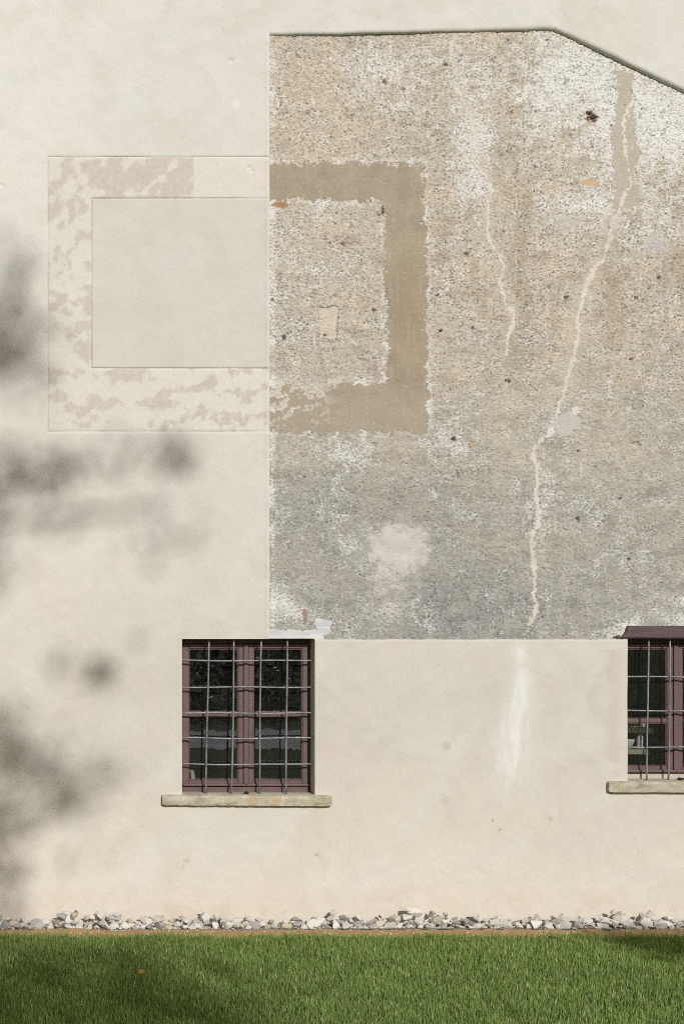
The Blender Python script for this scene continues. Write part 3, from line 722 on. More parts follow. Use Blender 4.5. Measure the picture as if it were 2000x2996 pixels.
# parallax of things set back behind the face: a point seen at image x lies a little further right
def back(xi, yb): return CAMX + (xi - CAMX) * (D + yb) / D
def backz(zi, yb): return CAMZ + (zi - CAMZ) * (D + yb) / D
f = lambda v: back(X(px2(v)), FY)
window(W1, [(back(X(px2(t_)), .055), back(X(px2(b_)), .055)) for t_, b_ in ((444, 424), (639, 619), (846, 830), (1042, 1037))],
       [(backz(Z(py2(v)), .06), s) for v, s in ((397, .004), (603, .001), (801, .001), (990, .006), (1188, .008))],
       'two-leaf mauve brown wooden window with dark panes', 'grey iron grille of four upright and five level bars',
       f(292), (f(672), f(710), f(748), f(786)), f(1163), backz(Z(py2(812)), FY), backz(Z(py2(1318)), FY), backz(Z(py2(1368)), FY))
g2x = lambda v: back(X(1700 + v / 3.67), FY)
g2z = lambda v: backz(Z(1780 + v / 3.67), FY)
cxa = g2x(922); cxd = g2x(1083); cw = W2['x0'] + W2['x1']
window(W2, [(back(X(1895), .055), back(X(1891), .055)), (back(X(1959.5), .055), back(X(1953.5), .055)), (back(X(2026), .055), back(X(2023), .055)), (back(X(2094), .055), back(X(2091), .055)), (back(X(2160), .055), back(X(2158), .055))],
       [(backz(Z(1980.5), .06), .001), (backz(Z(2080), .06), 0), (backz(Z(2186), .06), .002)],
       'mauve brown window under the wooden lintel, shelf behind its glass', 'grey iron grille with three level bars',
       W2['x0'] + .042, (cxa, g2x(985), g2x(1035), cxd), W2['x1'] - .05, g2z(1210), g2z(1700), g2z(1775))
box('window_board', simple('grey white board', lin(176, 170, 158), .7, .3, .12, 20), house, W2['x0'] + .002, W2['x1'] - .002, FY - .02, FY + .0035, W2['z0'] - .003, g2z(1778), bev=.003)

def sill(x0, x1, zt, zb_, tilt, W, lab):
    bm = bmesh.new(); n = 40
    rs = random.Random(int(x0 * 100)); ring = []
    prof = [(-.047, zb_), (-.049, zb_ + .010), (-.050, zt - .014), (-.046, zt - .005), (-.037, zt - .0005), (.12, zt + .006), (.19, zt + .008), (.19, zb_), ]
    for k in range(n + 1):
        xx = x0 + (x1 - x0) * k / n; e = min(k, n - k)
        row = []
        for (yy, zz) in prof:
            j = 1 if yy < .1 else 0
            inx = .008 * (1 if e == 0 else 0) * (1 if yy < -.03 else 0)
            row.append(bm.verts.new((xx, yy + inx + j * rs.uniform(-.0015, .0015), zz + tilt * (k / n) + j * rs.uniform(-.0015, .0015) - (.004 if e == 0 and zz > zb_ + .03 else 0) + (.004 if e == 0 and zz <= zb_ + .03 else 0))))
        ring.append(row)
    for k in range(n):
        for j in range(len(prof)):
            a = ring[k]; b_ = ring[k + 1]; j2 = (j + 1) % len(prof)
            bm.faces.new((a[j], b_[j], b_[j2], a[j2]))
    bm.faces.new(ring[0]); bm.faces.new(list(reversed(ring[-1])))
    bmesh.ops.recalc_face_normals(bm, faces=bm.faces[:])
    o = bm_obj('window_sill', bm, M['sill'], house, True); o['label'] = lab
    mo = o.modifiers.new('edge', 'EDGE_SPLIT'); mo.split_angle = rad(50)
    return o
fs = lambda xi: CAMX + (xi - CAMX) * (D - .05) / D
fz = lambda zi: CAMZ + (zi - CAMZ) * (D - .05) / D
sill(fs(X(475)), fs(X(972)), fz(Z(2327.5)), fz(Z(2357)), -.006, W1, 'weathered pale stone sill with rusty stains')
sill(fs(X(1783)), fs(X(2282)), fz(Z(2288)), fz(Z(2319)), -.002, W2, 'weathered stone sill below the lintel window')
# wooden lintel over the right window, its end cut slanting
bm = bmesh.new()
pr = [(X(1815), Z(1867)), (X(2262), Z(1867)), (X(2262), Z(1831)), (X(1836), Z(1831)), (X(1833), Z(1836)), (X(1832), Z(1846))]
fv = [bm.verts.new((a, -.008, b)) for a, b in pr]; bv = [bm.verts.new((a, .16, b)) for a, b in pr]
bm.faces.new(fv); bm.faces.new(list(reversed(bv)))
for k in range(len(pr)): bm.faces.new((fv[(k + 1) % len(pr)], fv[k], bv[k], bv[(k + 1) % len(pr)]))
bmesh.ops.recalc_face_normals(bm, faces=bm.faces[:])
bmesh.ops.bevel(bm, geom=[e for e in bm.edges if max(v_.co.y for v_ in e.verts) < 0], offset=.006, segments=2, affect='EDGES')
bm_obj('lintel', bm, M['lintel'], house)['label'] = 'dark purple brown wooden lintel with a slanting rotten end'
bm = bmesh.new(); bmesh.ops.create_icosphere(bm, subdivisions=2, radius=1)
for vtx in bm.verts: vtx.co = Vector((vtx.co.x * .022 * (1 - .4 * vtx.co.x), vtx.co.y * .015, vtx.co.z * .011 * (1 + .3 * vtx.co.x)))
o = bm_obj('wood_splinter', bm, simple('rotten wood', lin(118, 84, 58), .9, .1, .35, 60, .7), house); o.location = (X(1809), .006, Z(1863))

# things on the sills and inside the rooms
def blob(name, loc, sc, m, label, cat, seed=1, sub=2, group=None):
    bm = bmesh.new(); bmesh.ops.create_icosphere(bm, subdivisions=sub, radius=1); rs = random.Random(seed)
    for vtx in bm.verts: vtx.co = Vector((vtx.co.x * sc[0], vtx.co.y * sc[1], vtx.co.z * sc[2])) * (1 + rs.uniform(-.18, .18))
    o = bm_obj(name, bm, m); o.location = loc; tag(o, label, cat, group); return o
blob('dirt_clump', (back(X(720.5), .03), .03, W1['z0'] + .012), (.018, .014, .010), M['dark'], 'small dark dirt clump on the rust-stained sill', 'dirt', 4)
blob('dirt_clump', (back(X(1990), .03), .03, W2['z0'] + .016), (.024, .016, .010), M['dark'], 'small dark dirt clump on the sill under the wooden lintel', 'dirt', 5)
IY = 0.42
def shelf(zc, x0, x1, lab):
    o = box('shelf_board', simple('shelf wood', lin(176, 168, 150), .7, .2, .1), None, x0, x1, IY - .06, IY + .16, zc - .018, zc + .018, bev=.003)
    o.location = (0, 0, 0); tag(o, lab, 'shelf'); return o
ib = lambda px: back(X(px), IY); iz = lambda py: backz(Z(py), IY)
zs1 = iz(2137); zs2 = iz(2199)
shelf(zs1, W2['x0'] - .1, ib(1900), 'upper pale board of the shelf behind the lintel window')
shelf(zs2, W2['x0'] - .1, ib(1890), 'lower pale board of the shelf behind the lintel window')
def lathe(name, prof, loc, m, label, cat, sides=20):
    co = []; qd = []
    for r_, z_ in prof:
        for k in range(sides): co.append((r_ * math.cos(2 * math.pi * k / sides), r_ * math.sin(2 * math.pi * k / sides), z_))
    for j in range(len(prof) - 1):
        for k in range(sides): qd.append((j * sides + k, j * sides + (k + 1) % sides, (j + 1) * sides + (k + 1) % sides, (j + 1) * sides + k))
    o = mobj(name, np_mesh(name, np.array(co), np.array(qd)), m); o.location = loc; return tag(o, label, cat)
lathe('cup', [(0, 0), (.022, 0), (.027, .03), (.027, .036), (.024, .036), (.021, .006), (0, .005)], (ib(1882), IY, zs1 + .019), M['white'], 'small white cup at the end of the upper shelf', 'cup')
lathe('dish', [(0, 0), (.03, 0), (.065, .012), (.066, .016), (.03, .005), (0, .005)], (ib(1846), IY, zs1 + .019), M['white'], 'flat white dish lying on the upper shelf', 'dish')
lathe('jar', [(0, 0), (.022, 0), (.023, .01), (.023, .095), (.019, .105), (.019, .118), (0, .118)], (ib(1871), IY, zs2 + .019), M['white'], 'tall white jar standing on the lower shelf', 'jar')
lathe('bowl', [(0, 0), (.025, 0), (.05, .05), (.052, .075), (.048, .075), (.022, .006), (0, .006)], (ib(1839), IY + .03, zs2 + .019), M['white'], 'white bowl on the lower shelf', 'bowl')
o = box('inner_ledge', M['room'], house, W1['x0'] - .1, W1['x1'] + .1, .421, .62, W1['z0'] - .10, W1['z0'] - .045, bev=.004)
bm = bmesh.new(); bm_box(bm, -.014, .014, -.012, .012, 0, .165, bev=.003); bm_box(bm, -.026, .008, -.0115, .0115, .165, .176, bev=.003)
o = bm_obj('wooden_stick', bm, simple('pale stick', lin(200, 192, 176), .8, .2)); o.location = (back(X(568), .5), .50, W1['z0'] - .045); o.rotation_euler = (0, rad(-5), 0)
tag(o, 'short pale stick standing on the ledge behind the lower pane', 'stick')

# =================================================================== GROUND
m, n, l, p = mat('lawn soil'); M['soil'] = m
t = noise_node(n, l, 60, 5, .7); r = ramp(n, l, t.outputs[0], [(.3, (.045, .07, .018)), (.7, (.10, .145, .035))])
l.new(r.outputs[0], p.inputs['Base Color']); p.inputs['Roughness'].default_value = 1; p.inputs['Specular IOR Level'].default_value = .05
m, n, l, p = mat('ochre sand'); M['sand'] = m
t = noise_node(n, l, 120, 5, .75); t2 = noise_node(n, l, 9, 4, .6)
r = ramp(n, l, t.outputs[0], [(.25, tuple(lin(150, 118, 78))), (.5, tuple(lin(192, 156, 108))), (.75, tuple(lin(216, 190, 150)))])
l.new(r.outputs[0], p.inputs['Base Color']); p.inputs['Roughness'].default_value = 1
add_bump(n, l, p, t.outputs[0], 1.0, .012)
# one sheet to the horizon: flat by the house, a grassy bank rising behind on the right
gxs = np.unique(np.concatenate([np.linspace(-400, -40, 10), np.linspace(-40, 60, 101), np.linspace(60, 400, 10)]))
gys = np.unique(np.concatenate([np.linspace(-400, -60, 10), np.linspace(-60, 0.35, 90), [0.35], np.linspace(8, 400, 10)]))
Gx, Gy = np.meshgrid(gxs, gys); fx = Gx.ravel(); fy = Gy.ravel()
bank = 3.2 * sst(-5, -22, fy) * sst(4.5, 13, fx) + 1.5 * sst(-30, -60, fy)
i = np.arange(len(fx)).reshape(len(gys), len(gxs)); q = np.stack([i[:-1, :-1], i[:-1, 1:], i[1:, 1:], i[1:, :-1]], -1).reshape(-1, 4)
o = mobj('lawn', np_mesh('lawn', np.stack([fx, fy, bank - 0.004], 1), q), M['soil']); tag(o, kind='structure')
# gravel path far behind the viewer (mirrored in the panes)
px_ = np.linspace(-30, 7.5, 40); rows = []
for k, wd in enumerate((-2.0, 2.0)): rows.append(np.stack([px_, -16.0 - 0.05 * px_ + wd * (1 - 0.6 * sst(3, 7.5, px_)), np.full(40, .006)], 1))
co = np.concatenate(rows); q = np.array([(k, k + 1, 41 + k, 40 + k) for k in range(39)])
o = mobj('path', np_mesh('path', co, q), simple('pale gravel path', (.76, .74, .70), 1, .1, .4, 1.6, .6, .02)); tag(o, kind='structure')  # broad dark patches are dappled shade painted into the gravel colour
# stone bed and sand strip at the wall foot
YE = -0.235         # steel edging
box('stone_bed', simple('bed soil', lin(120, 108, 92), 1, .1, .3, 60, .7), None, -6, 6, YE + .004, 0.06, -.05, .006)
tag(bpy.data.objects['stone_bed'], kind='structure')
xs_ = np.linspace(-6, 6, 700); ys_ = np.linspace(YE - .56, YE - .004, 28)
Gx, Gy = np.meshgrid(xs_, ys_); fx = Gx.ravel(); fy = Gy.ravel(); fz_ = .008 + .008 * fbm(fx, fy, .12, 3, 211) + .004 * perlin(fx * 40, fy * 40, 212)
i = np.arange(len(fx)).reshape(len(ys_), len(xs_)); q = np.stack([i[:-1, :-1], i[:-1, 1:], i[1:, 1:], i[1:, :-1]], -1).reshape(-1, 4)
o = mobj('sand_strip', np_mesh('sand_strip', np.stack([fx, fy, fz_ + .003], 1), q), M['sand']); tag(o, kind='structure')
eb = tube_mesh('steel_edging', [(a, YE + .004 * math.sin(a * 1.7), .010 + .004 * math.sin(a * 1.1 + 1)) for a in np.linspace(-6, 6, 60)], .0045, 6)
tag(mobj('steel_edging', eb, simple('steel', lin(92, 90, 90), .5, .4, .2, 30, .2, .002, None, .5)), 'thin dark steel lawn edging between the stones and the sand strip', 'edging')

# fine gravel: pebbles in the sand and chippings between the stones
rng = np.random.RandomState(12)
def pebbles(name, n_, x0, x1, y0, y1, zf, rmin, rmax, m, label):
    base = np.array([(1, 0, 0), (-1, 0, 0), (0, 1, 0), (0, -1, 0), (0, 0, 1), (0, 0, -1)], float)
    ft = np.array([(0, 2, 4), (2, 1, 4), (1, 3, 4), (3, 0, 4), (2, 0, 5), (1, 2, 5), (3, 1, 5), (0, 3, 5)])
    P = np.stack([rng.uniform(x0, x1, n_), rng.uniform(y0, y1, n_)], 1)
    r_ = rmin + (rmax - rmin) * rng.rand(n_) ** 2.5
    co = base[None] * r_[:, None, None] * rng.uniform(.6, 1.2, (n_, 6, 1)); a = rng.rand(n_) * 6.28
    ct, st = np.cos(a)[:, None], np.sin(a)[:, None]
    xx = co[..., 0] * ct - co[..., 1] * st + P[:, :1]; yy = co[..., 0] * st + co[..., 1] * ct + P[:, 1:]
    zz = co[..., 2] * .7 + zf(P[:, 0], P[:, 1])[:, None] + r_[:, None] * .3
    t_ = (ft[None] + (np.arange(n_) * 6)[:, None, None]).reshape(-1, 3)
    o = mobj(name, np_mesh(name, np.stack([xx, yy, zz], -1).reshape(-1, 3), None, t_, None, False), m)
    return tag(o, label, 'gravel', kind='stuff')
def island_mat(name, cols, rough=.9, scale=60, bump=.4):
    m, n, l, p = mat(name); g = n.new('ShaderNodeNewGeometry'); oi = n.new('ShaderNodeObjectInfo')
    r = ramp(n, l, g.outputs['Random Per Island'], [(k / (len(cols) - 1), tuple(cc)) for k, cc in enumerate(cols)])
    t = noise_node(n, l, scale, 4, .65); r2 = ramp(n, l, t.outputs[0], [(.3, (.82,) * 3), (.7, (1.1,) * 3)])
    l.new(mult(n, l, r.outputs[0], r2.outputs[0]), p.inputs['Base Color']); p.inputs['Roughness'].default_value = rough
    add_bump(n, l, p, t.outputs[0], bump, .004); return m
pebbles('gravel', 13000, -3.2, 3.2, YE - .44, YE - .006, lambda a, b: a * 0 + .006, .002, .010, island_mat('sandy pebbles', [lin(196, 160, 112), lin(212, 184, 142), lin(176, 138, 92), lin(222, 208, 184), lin(200, 168, 120)]), 'fine ochre gravel along the lawn edge')

# ---- loose limestone, dropped one by one onto a height map so that each rests on the bed or on others
def stone_mat(name, c0, c1, c2):
    m, n, l, p = mat(name); oi = n.new('ShaderNodeObjectInfo')
    t = noise_node(n, l, 9, 6, .68, (1, 1, 1.8)); t2 = noise_node(n, l, 60, 5, .7)
    ad = n.new('ShaderNodeMath'); ad.operation = 'MULTIPLY_ADD'; ad.inputs[1].default_value = .35; l.new(oi.outputs['Random'], ad.inputs[0]); l.new(t.outputs[0], ad.inputs[2])
    r = ramp(n, l, ad.outputs[0], [(.35, tuple(c0)), (.65, tuple(c1)), (.95, tuple(c2))])
    r2 = ramp(n, l, t2.outputs[0], [(.3, (.8,) * 3), (.7, (1.08,) * 3)])
    l.new(mult(n, l, r.outputs[0], r2.outputs[0]), p.inputs['Base Color']); p.inputs['Roughness'].default_value = .88; p.inputs['Specular IOR Level'].default_value = .25
    b = add_bump(n, l, p, t2.outputs[0], .5, .006); add_bump(n, l, p, t.outputs[0], .5, .03, b); return m
SM = [stone_mat('pale limestone', lin(212, 208, 200), lin(230, 226, 218), lin(238, 235, 228)), stone_mat('grey limestone', lin(158, 154, 149), lin(182, 178, 172), lin(196, 192, 186)), stone_mat('cream limestone', lin(196, 178, 148), lin(216, 205, 184), lin(226, 219, 204))]
SN = ['pale', 'grey', 'cream']
rs = random.Random(41)
protos = []
for k in range(14):
    bm = bmesh.new(); ar = (1, rs.uniform(.65, .95), rs.uniform(.5, .8))
    for j in range(11):
        d_ = Vector((rs.gauss(0, 1), rs.gauss(0, 1), rs.gauss(0, 1))).normalized() * rs.uniform(.82, 1.08)
        bm.verts.new((d_.x * ar[0], d_.y * ar[1], d_.z * ar[2]))
    res = bmesh.ops.convex_hull(bm, input=bm.verts[:])
    bmesh.ops.delete(bm, geom=[e for e in res['geom_interior'] if isinstance(e, bmesh.types.BMVert)], context='VERTS')
    bmesh.ops.dissolve_limit(bm, angle_limit=rad(9), verts=bm.verts[:], edges=bm.edges[:])
    bmesh.ops.bevel(bm, geom=bm.edges[:], offset=.05, segments=1, affect='EDGES')
    me = bpy.data.meshes.new('stone'); bm.to_mesh(me); bm.free()
    vs = np.array([v_.co[:] for v_ in me.vertices]); protos.append((me, vs))
HC = .01; hx0, hy0 = -3.4, YE + .008; HW, HH = 680, 22
hm = np.full((HH, HW), .006)
mesh_cache = {}
SG = 'loose limestone along the wall foot'
def drop(cx, cy, size, mi, pk, rot, tier_=False):
    me, vs = protos[pk]; key = (pk, mi)
    if key not in mesh_cache:
        m2 = me.copy(); m2.materials.append(SM[mi]); mesh_cache[key] = m2
    Rm = np.array(rot.to_matrix()); V = (vs @ Rm.T) * size
    ex = V.min(0), V.max(0)
    cy = min(max(cy, hy0 - ex[0][1]), -.012 - ex[1][1])
    ix = np.arange(int((cx + ex[0][0] - hx0) / HC), int((cx + ex[1][0] - hx0) / HC) + 1); iy = np.arange(int((cy + ex[0][1] - hy0) / HC), int((cy + ex[1][1] - hy0) / HC) + 1)
    ix = ix[(ix >= 0) & (ix < HW)]; iy = iy[(iy >= 0) & (iy < HH)]
    if not len(ix) or not len(iy): return None
    Ax, Ay = np.meshgrid((ix + .5) * HC + hx0 - cx, (iy + .5) * HC + hy0 - cy)
    rx, ry = (ex[1][0] - ex[0][0]) / 2, (ex[1][1] - ex[0][1]) / 2; mx, my = (ex[1][0] + ex[0][0]) / 2, (ex[1][1] + ex[0][1]) / 2
    e2 = ((Ax - mx) / rx) ** 2 + ((Ay - my) / ry) ** 2; inn = e2 < .8
    if not inn.any(): return None
    rzz = (ex[1][2] - ex[0][2]) / 2; mz = (ex[1][2] + ex[0][2]) / 2
    dz = rzz * np.sqrt(np.maximum(0, 1 - e2))
    sub = hm[np.ix_(iy, ix)]
    zc = np.sort((sub - (mz - dz))[inn])[int(.8 * inn.sum())] - .008
    sub[inn] = np.maximum(sub, (zc + mz + dz * .9))[inn]; hm[np.ix_(iy, ix)] = sub
    o = bpy.data.objects.new('stone', mesh_cache[key]); link(o)
    o.location = (cx, cy, zc); o.rotation_euler = rot; o.scale = (size,) * 3
    big = 'large' if size > .062 else ('fist-sized' if size > .046 else 'small')
    pp = cx * 400 + 1000
    zone = 'left of the barred window' if pp < 470 else 'below the rust-stained sill' if pp < 985 else 'between the two sills' if pp < 1480 else 'below the white lime run' if pp < 1640 else 'near the lintel window' if pp < 1775 else 'below the lintel window sill'
    tier = 'on top of the limestone pile' if tier_ else 'in the bottom of the limestone strip'
    tag(o, '%s angular %s stone %s %s' % (big, SN[mi], tier, zone), 'stone', SG)
    return o
from mathutils import Euler
def rrot(): return Euler((rs.uniform(-.5, .5), rs.uniform(-.5, .5), rs.uniform(0, 6.28)))
# uneven pile: where its top stands in the photograph
tops = [(0, 2701), (60, 2690), (125, 2684), (150, 2694), (185, 2705), (255, 2695), (300, 2712), (340, 2702), (390, 2694), (450, 2685), (500, 2690), (600, 2685), (700, 2692), (800, 2695), (870, 2690), (990, 2681), (1050, 2676), (1110, 2690), (1160, 2684), (1195, 2679), (1250, 2690), (1300, 2688), (1348, 2676), (1400, 2690), (1500, 2690), (1560, 2693), (1610, 2700), (1680, 2692), (1750, 2680), (1800, 2688), (1900, 2690), (1950, 2686), (2000, 2694)]
def want(xx): return CAMZ - (CAMZ - (2705 - np.interp(xx * 400 + 1000, [a for a, b in tops], [b for a, b in tops])) / 400.0) * (D - .1) / D
cnt = 0
def mixm(): return rs.choices((0, 1, 2), (.68, .18, .14))[0]
for layer, yy in ((0, YE + .045), (1, -.05), (2, -.12)):
    xx = -2.9 + .05 * layer
    while xx < 2.95:
        size = rs.choice((.040, .046, .053, .060, .066, .074))
        if layer == 2: size *= .85
        if layer == 0: size *= .9
        if drop(xx, yy + rs.uniform(-.015, .015), size, mixm(), rs.randrange(14), rrot()): cnt += 1
        xx += size * 1.42 * rs.uniform(.88, 1.12)
xx = -2.9       # a second course, its stones thicker where the photograph has the pile high
while xx < 2.95:
    hi = (want(xx) - .045) / .05
    size = rs.choice((.026, .030, .034, .038)) * (1 + .2 * max(-.6, min(1, float(hi))))
    if drop(xx, rs.uniform(-.125, -.085), size, mixm(), rs.randrange(14), rrot(), True): cnt += 1
    xx += size * 2.3 * rs.uniform(.85, 1.2)
print('stones', cnt)
pebbles('gravel', 2600, -3.2, 3.2, YE + .01, -.01, lambda a, b: hm[((b - hy0) / HC).astype(int).clip(0, HH - 1), ((a - hx0) / HC).astype(int).clip(0, HW - 1)] * 0.25 + .004, .006, .02, island_mat('limestone chips', [lin(200, 196, 188), lin(176, 170, 162), lin(214, 210, 200)]), 'small limestone chips between the larger stones')

# =================================================================== GRASS
def grass_material():
    m, n, l, p = mat('grass blades')
    at = n.new('ShaderNodeAttribute'); at.attribute_name = 'tint'
    l.new(at.outputs['Color'], p.inputs['Base Color']); p.inputs['Roughness'].default_value = .42; p.inputs['Specular IOR Level'].default_value = .45
    tl = n.new('ShaderNodeBsdfTranslucent'); l.new(mult(n, l, at.outputs['Color'], (1.2, 1.25, .55)), tl.inputs[0])
    mx = n.new('ShaderNodeMixShader'); mx.inputs[0].default_value = .30
    l.new(p.outputs[0], mx.inputs[1]); l.new(tl.outputs[0], mx.inputs[2]); l.new(mx.outputs[0], n['Material Output'].inputs[0]); return m
rng = np.random.RandomState(99)
GE = YE - .36
def blades(N, x0, x1, y0, y1, taper=True):
    X_ = rng.uniform(x0, x1, N); Y_ = rng.uniform(y0, y1, N)
    ed = GE + .055 * fbm(X_, X_ * 0 + 4.4, .45, 4, 221)
    keep = (Y_ < ed) | (rng.rand(N) < .22 * np.exp(-(Y_ - ed) / .05)); return X_[keep], Y_[keep]
A = [blades(240000, -2.85, 2.75, -2.95, GE + .2), blades(30000, -4.2, -2.85, -3.2, GE), blades(30000, 2.75, 4.2, -3.2, GE), blades(22000, -2.85, 2.75, -4.2, -2.95)]
gx_ = np.concatenate([a[0] for a in A]); gy2 = np.concatenate([a[1] for a in A]); N = len(gx_)
cl = fbm(gx_, gy2, .22, 3, 231)
L = (.056 + .010 * cl + rng.normal(0, .013, N)).clip(.018, .10)
wd = rng.uniform(.0019, .0036, N); yaw = rng.uniform(0, 2 * np.pi, N)
lean = np.abs(rng.normal(0, .17, N)).clip(0, 1.1); ld = rng.uniform(0, 2 * np.pi, N); ld = np.where(rng.rand(N) < .35, rng.normal(-1.9, .7, N), ld)
lx, ly = np.cos(ld), np.sin(ld)
V = np.zeros((N, 5, 3)); ts = (0, .6, 1.0); ws = (1, .85, 0)
wx, wy = np.cos(yaw) * wd, np.sin(yaw) * wd
k = 0
for t_, w_ in zip(ts, ws):
    bend = lean * (t_ ** 1.7) * L; zz = L * t_ * np.sqrt(np.maximum(.15, 1 - (lean * t_) ** 2 * .5))
    cx = gx_ + lx * bend; cy = gy2 + ly * bend
    if w_ > 0:
        V[:, k] = np.stack([cx - wx * w_, cy - wy * w_, zz], 1); V[:, k + 1] = np.stack([cx + wx * w_, cy + wy * w_, zz], 1); k += 2
    else: V[:, k] = np.stack([cx, cy, zz], 1)
V[:, :, 2] += .010 * fbm(gx_, gy2, .6, 2, 233)[:, None] - .004
b0 = (np.arange(N) * 5)[:, None]
Q = b0 + np.array([[0, 1, 3, 2]]); T = b0 + np.array([[2, 3, 4]])
g0 = np.array([.140, .220, .056]); g1 = np.array([.280, .380, .120]); g2 = np.array([.38, .43, .16])
mixr = (rng.rand(N) * .8 + .12 * cl + .1).clip(0, 1)[:, None]
gc = g0 * (1 - mixr) + g1 * mixr
yl = rng.rand(N) < .06; gc[yl] = g2
patchy = fbm(gx_, gy2, .5, 3, 235)[:, None]; gc = gc * (1 + .10 * patchy) * np.array([1.0, 1.0, 1.0])
dry = rng.rand(N) < .03; gc[dry] = (.62, .58, .42)
gcv = np.repeat(gc[:, None, :], 5, 1)
o = mobj('grass', np_mesh('grass', V.reshape(-1, 3), Q, T, gcv.reshape(-1, 3)), grass_material())
tag(o, 'dense short green grass of the lawn in front of the wall', 'grass', kind='stuff')

def leaf(name, loc, size, m, rot, label):
    bm = bmesh.new(); prof = [(0, 0), (.22, .3), (.45, .4), (.7, .3), (1, 0)]
    mid_ = [bm.verts.new(((t_ - .5) * size, 0, .10 * size * math.sin(t_ * 3))) for t_, _ in prof]
    for s in (-1, 1):
        side = [bm.verts.new(((t_ - .5) * size, s * w_ * size, .06 * size + .10 * size * math.sin(t_ * 3))) for t_, w_ in prof[1:-1]]
        ch = [mid_[0]] + side + [mid_[-1]]
        for k in range(len(prof) - 1):
            vs_ = [mid_[k], mid_[k + 1], ch[k + 1], ch[k]]; u_ = []
            for v_ in vs_:
                if v_ not in u_: u_.append(v_)
            bm.faces.new(u_ if s < 0 else u_[::-1])
    o = bm_obj(name, bm, m, None, True); o.location = loc; o.rotation_euler = rot; tag(o, label, 'leaf')
    so_ = o.modifiers.new('t', 'SOLIDIFY'); so_.thickness = .0012
def gp(px, py, h=0.0):      # ground point under a pixel of the photograph
    zi = Z(py); t_ = (CAMZ - h) / (CAMZ - zi); return (CAMX + (X(px) - CAMX) * t_, -D + D * t_, h)
leaf('fallen_leaf', gp(412, 2846, .045), .055, simple('yellow leaf', lin(198, 156, 52), .6, .3, .25, 60), (.5, -.2, .3), 'yellow fallen leaf caught in the grass')
leaf('weed_leaf', gp(243, 2815, .045), .06, simple('green leaf', lin(96, 124, 52), .5, .3, .2, 60), (.6, .1, .1), 'broad green weed leaf in the shaded grass')
leaf('dead_leaf', (X(1105), -.07, float(hm[13, int((X(1105) - hx0) / HC)]) + .012), .06, simple('dead leaf', lin(84, 56, 40), .8, .2, .4, 60), (.7, .5, .8), 'dark curled dead leaf on the limestone pile')
leaf('dead_leaf', (X(1125), -.06, float(hm[14, int((X(1125) - hx0) / HC)]) + .014), .05, simple('brown leaf', lin(110, 74, 50), .8, .2, .4, 60), (.3, -.7, 2.0), 'light brown curled leaf on the limestone pile')

# =================================================================== TREES BEHIND THE VIEWER (they shade the wall and the lawn)
M['bark'] = simple('bark', (.09, .07, .05), .95, .1, .4, 12, .8, .03)
m, n, l, p = mat('tree leaves'); M['leaf'] = m
g = n.new('ShaderNodeNewGeometry'); r = ramp(n, l, g.outputs['Random Per Island'], [(0, (.035, .075, .018)), (.6, (.06, .115, .028)), (1, (.10, .14, .04))])
l.new(r.outputs[0], p.inputs['Base Color']); p.inputs['Roughness'].default_value = .5
def leaves_mesh(name, P, size):
    N = len(P); a = rng.normal(0, 1, (N, 3)); a /= np.linalg.norm(a, axis=1)[:, None]; b = np.cross(a, rng.normal(0, 1, (N, 3))); b /= np.linalg.norm(b, axis=1)[:, None]
    s = (size * rng.uniform(.6, 1.3, N))[:, None]
    co = np.stack([P - a * s, P + b * s * .5, P + a * s, P - b * s * .5], 1).reshape(-1, 3)
    return np_mesh(name, co, (np.arange(N) * 4)[:, None] + np.arange(4)[None])
def tree(base, height, clusters, label, lsize, rtrunk, trunk_top):
    root = link(bpy.data.objects.new('tree', None)); root.location = base; tag(root, label, 'tree')
    B = np.array(base)
    pts = [(0, 0, 0), (.1, .05, trunk_top[2] * .35), tuple(np.array(trunk_top) * np.array([.6, .6, .7])), tuple(trunk_top)]
    mobj('trunk', tube_mesh('trunk', pts, [rtrunk, rtrunk * .8, rtrunk * .6, rtrunk * .3], 10), M['bark'], root)
    P = []
    for (cpos, sig, nn) in clusters:
        P.append((nn if sig is None else np.array(cpos)[None] + rng.normal(0, 1, (nn, 3)) * np.array(sig)[None]) - B[None])
    # limbs reach a sample of the clusters
    idx = range(0, len(clusters), max(1, len(clusters) // 22)); trunk = np.array(pts)
    for k in idx:
        tgt = np.array(clusters[k][0]) - B; hz_ = max(.3 * trunk_top[2], min(trunk_top[2], tgt[2] - 1.5))
        st = np.array([np.interp(hz_, trunk[:, 2], trunk[:, c_]) for c_ in range(3)]); md = (st + tgt) / 2 + np.array([0, 0, .3])
        mobj('limb', tube_mesh('limb', [tuple(st), tuple(md), tuple(tgt)], [rtrunk * .28, rtrunk * .16, .02], 6), M['bark'], root)
    o = mobj('crown', leaves_mesh('crown', np.concatenate(P), lsize), M['leaf'], root); o['kind'] = 'stuff'
def sunpt(xw, zw, t_): return (xw + SDX * t_, -t_, zw + SDZ * t_)
rs = random.Random(17)
cl_ = []
def shade(px, py, sx, sy, dens):      # a spray of leaves whose shade falls at this spot of the wall plane
    t_ = rs.uniform(19, 23); sx, sy = 1.22 * sx / 400., 1.22 * sy / 400.
    nn = max(6, int(1.9 * dens * 6.28 * sx * sy / .0045))
    tt = t_ + rng.normal(0, .45, nn); xw = X(px) + rng.normal(0, sx, nn); zw = Z(py) + rng.normal(0, sy, nn)
    cl_.append((sunpt(X(px), Z(py), t_), None, np.stack([xw + SDX * tt, -tt, zw + SDZ * tt], 1)))
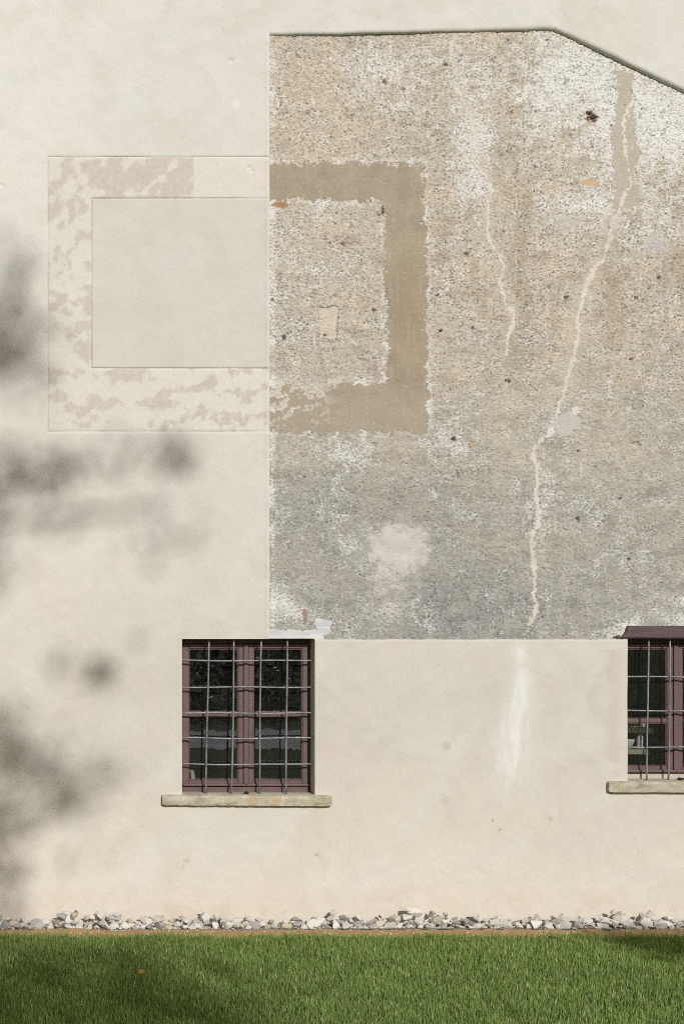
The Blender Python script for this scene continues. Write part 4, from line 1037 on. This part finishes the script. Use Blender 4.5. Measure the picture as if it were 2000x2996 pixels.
for a in ((-50, 1060, 70, 60, 1.4), (40, 1070, 50, 45, .9), (-60, 930, 60, 70, 1.2), (40, 960, 45, 60, .6), (60, 850, 40, 70, .45), (20, 740, 45, 60, .3), (100, 1035, 40, 50, .35),
          (90, 1385, 60, 26, 1.2), (190, 1370, 45, 28, 1.0), (-30, 1390, 50, 40, 1.0), (240, 1330, 40, 26, .5), (490, 1330, 40, 30, 1.5), (420, 1310, 35, 24, .6), (540, 1350, 30, 24, .6),
          (500, 1480, 45, 45, .35), (470, 1580, 45, 40, .3), (160, 1450, 70, 40, .3), (30, 1300, 60, 25, .4), (275, 1962, 38, 28, 1.2), (215, 1955, 25, 18, .5), (-30, 1650, 45, 40, .9), (-40, 1520, 40, 60, .6),
          (40, 2140, 45, 40, .5), (60, 2225, 60, 34, 1.2), (190, 2265, 60, 30, 1.1), (280, 2230, 35, 26, .5), (60, 2350, 55, 34, .9), (180, 2370, 55, 30, .8), (280, 2340, 40, 30, .35), (-30, 2240, 45, 80, 1.2),
          (5, 2550, 36, 50, 1.2), (-40, 2480, 45, 80, 1.2), (25, 2640, 26, 40, .7), (350, 2260, 40, 35, .25), (110, 2440, 50, 30, .3)):
    shade(*a)
for k in range(16): shade(rs.uniform(-250, 420), 2705 + rs.uniform(190, 560), rs.uniform(70, 130), rs.uniform(60, 100), rs.uniform(.2, .55))     # shade on the lawn
for k in range(120):        # the bulk of the crown, its shade falls left of the picture
    while True:
        a, b = rs.uniform(-8.6, -3.6), rs.uniform(-1.5, 8.0)
        if ((a + 6.1) / 2.7) ** 2 + ((b - 3.0) / 4.8) ** 2 < 1: break
    cl_.append((sunpt(a, b, rs.uniform(19, 24)), (.3, .2, .2), 95))
tree(sunpt(-5.6, 0, 21.5)[:2] + (0,), 16, cl_, 'tall leafy tree standing behind the viewpoint, shading the wall', .065, .34, (.3, .2, 13))
cl2 = []
for k in range(150):
    xx = rs.uniform(2.8, 4.9); zlo = 2.86 - max(0, xx - 2.8) * .55 + (0 if xx < 4 else -.2); zz = rs.uniform(min(2.8, max(.9, zlo)), 2.9)
    cl2.append(((xx, -7.0 + rs.uniform(-.35, .35), zz), (.10, .10, .06), 46))
tree((4.15, -7.0, 0), 3.5, cl2, 'young low-branched tree on the lawn to the right of the viewpoint', .035, .07, (.05, .05, 2.3))
# dark hedge across the far side of the path
hd = link(bpy.data.objects.new('hedge', None)); hd.location = (-6, -28, 0); tag(hd, 'tall dark hedge beyond the gravel path behind the viewpoint', 'hedge')
n_ = 26000; P = np.stack([rng.uniform(-26, 14, n_), rng.uniform(-1.0, 1.0, n_), rng.uniform(0, 3.6, n_) ], 1)
P[:, 2] *= 1 - .12 * np.abs(P[:, 1]) + .1 * perlin(P[:, 0] * .8, P[:, 1], 251)
o = mobj('foliage', leaves_mesh('foliage', P, .11), M['leaf'], hd); o['kind'] = 'stuff'
mobj('stem', tube_mesh('stem', [(0, 0, 0), (.05, 0, 1.2), (0, .05, 2.6)], [.12, .09, .04]), M['bark'], hd)
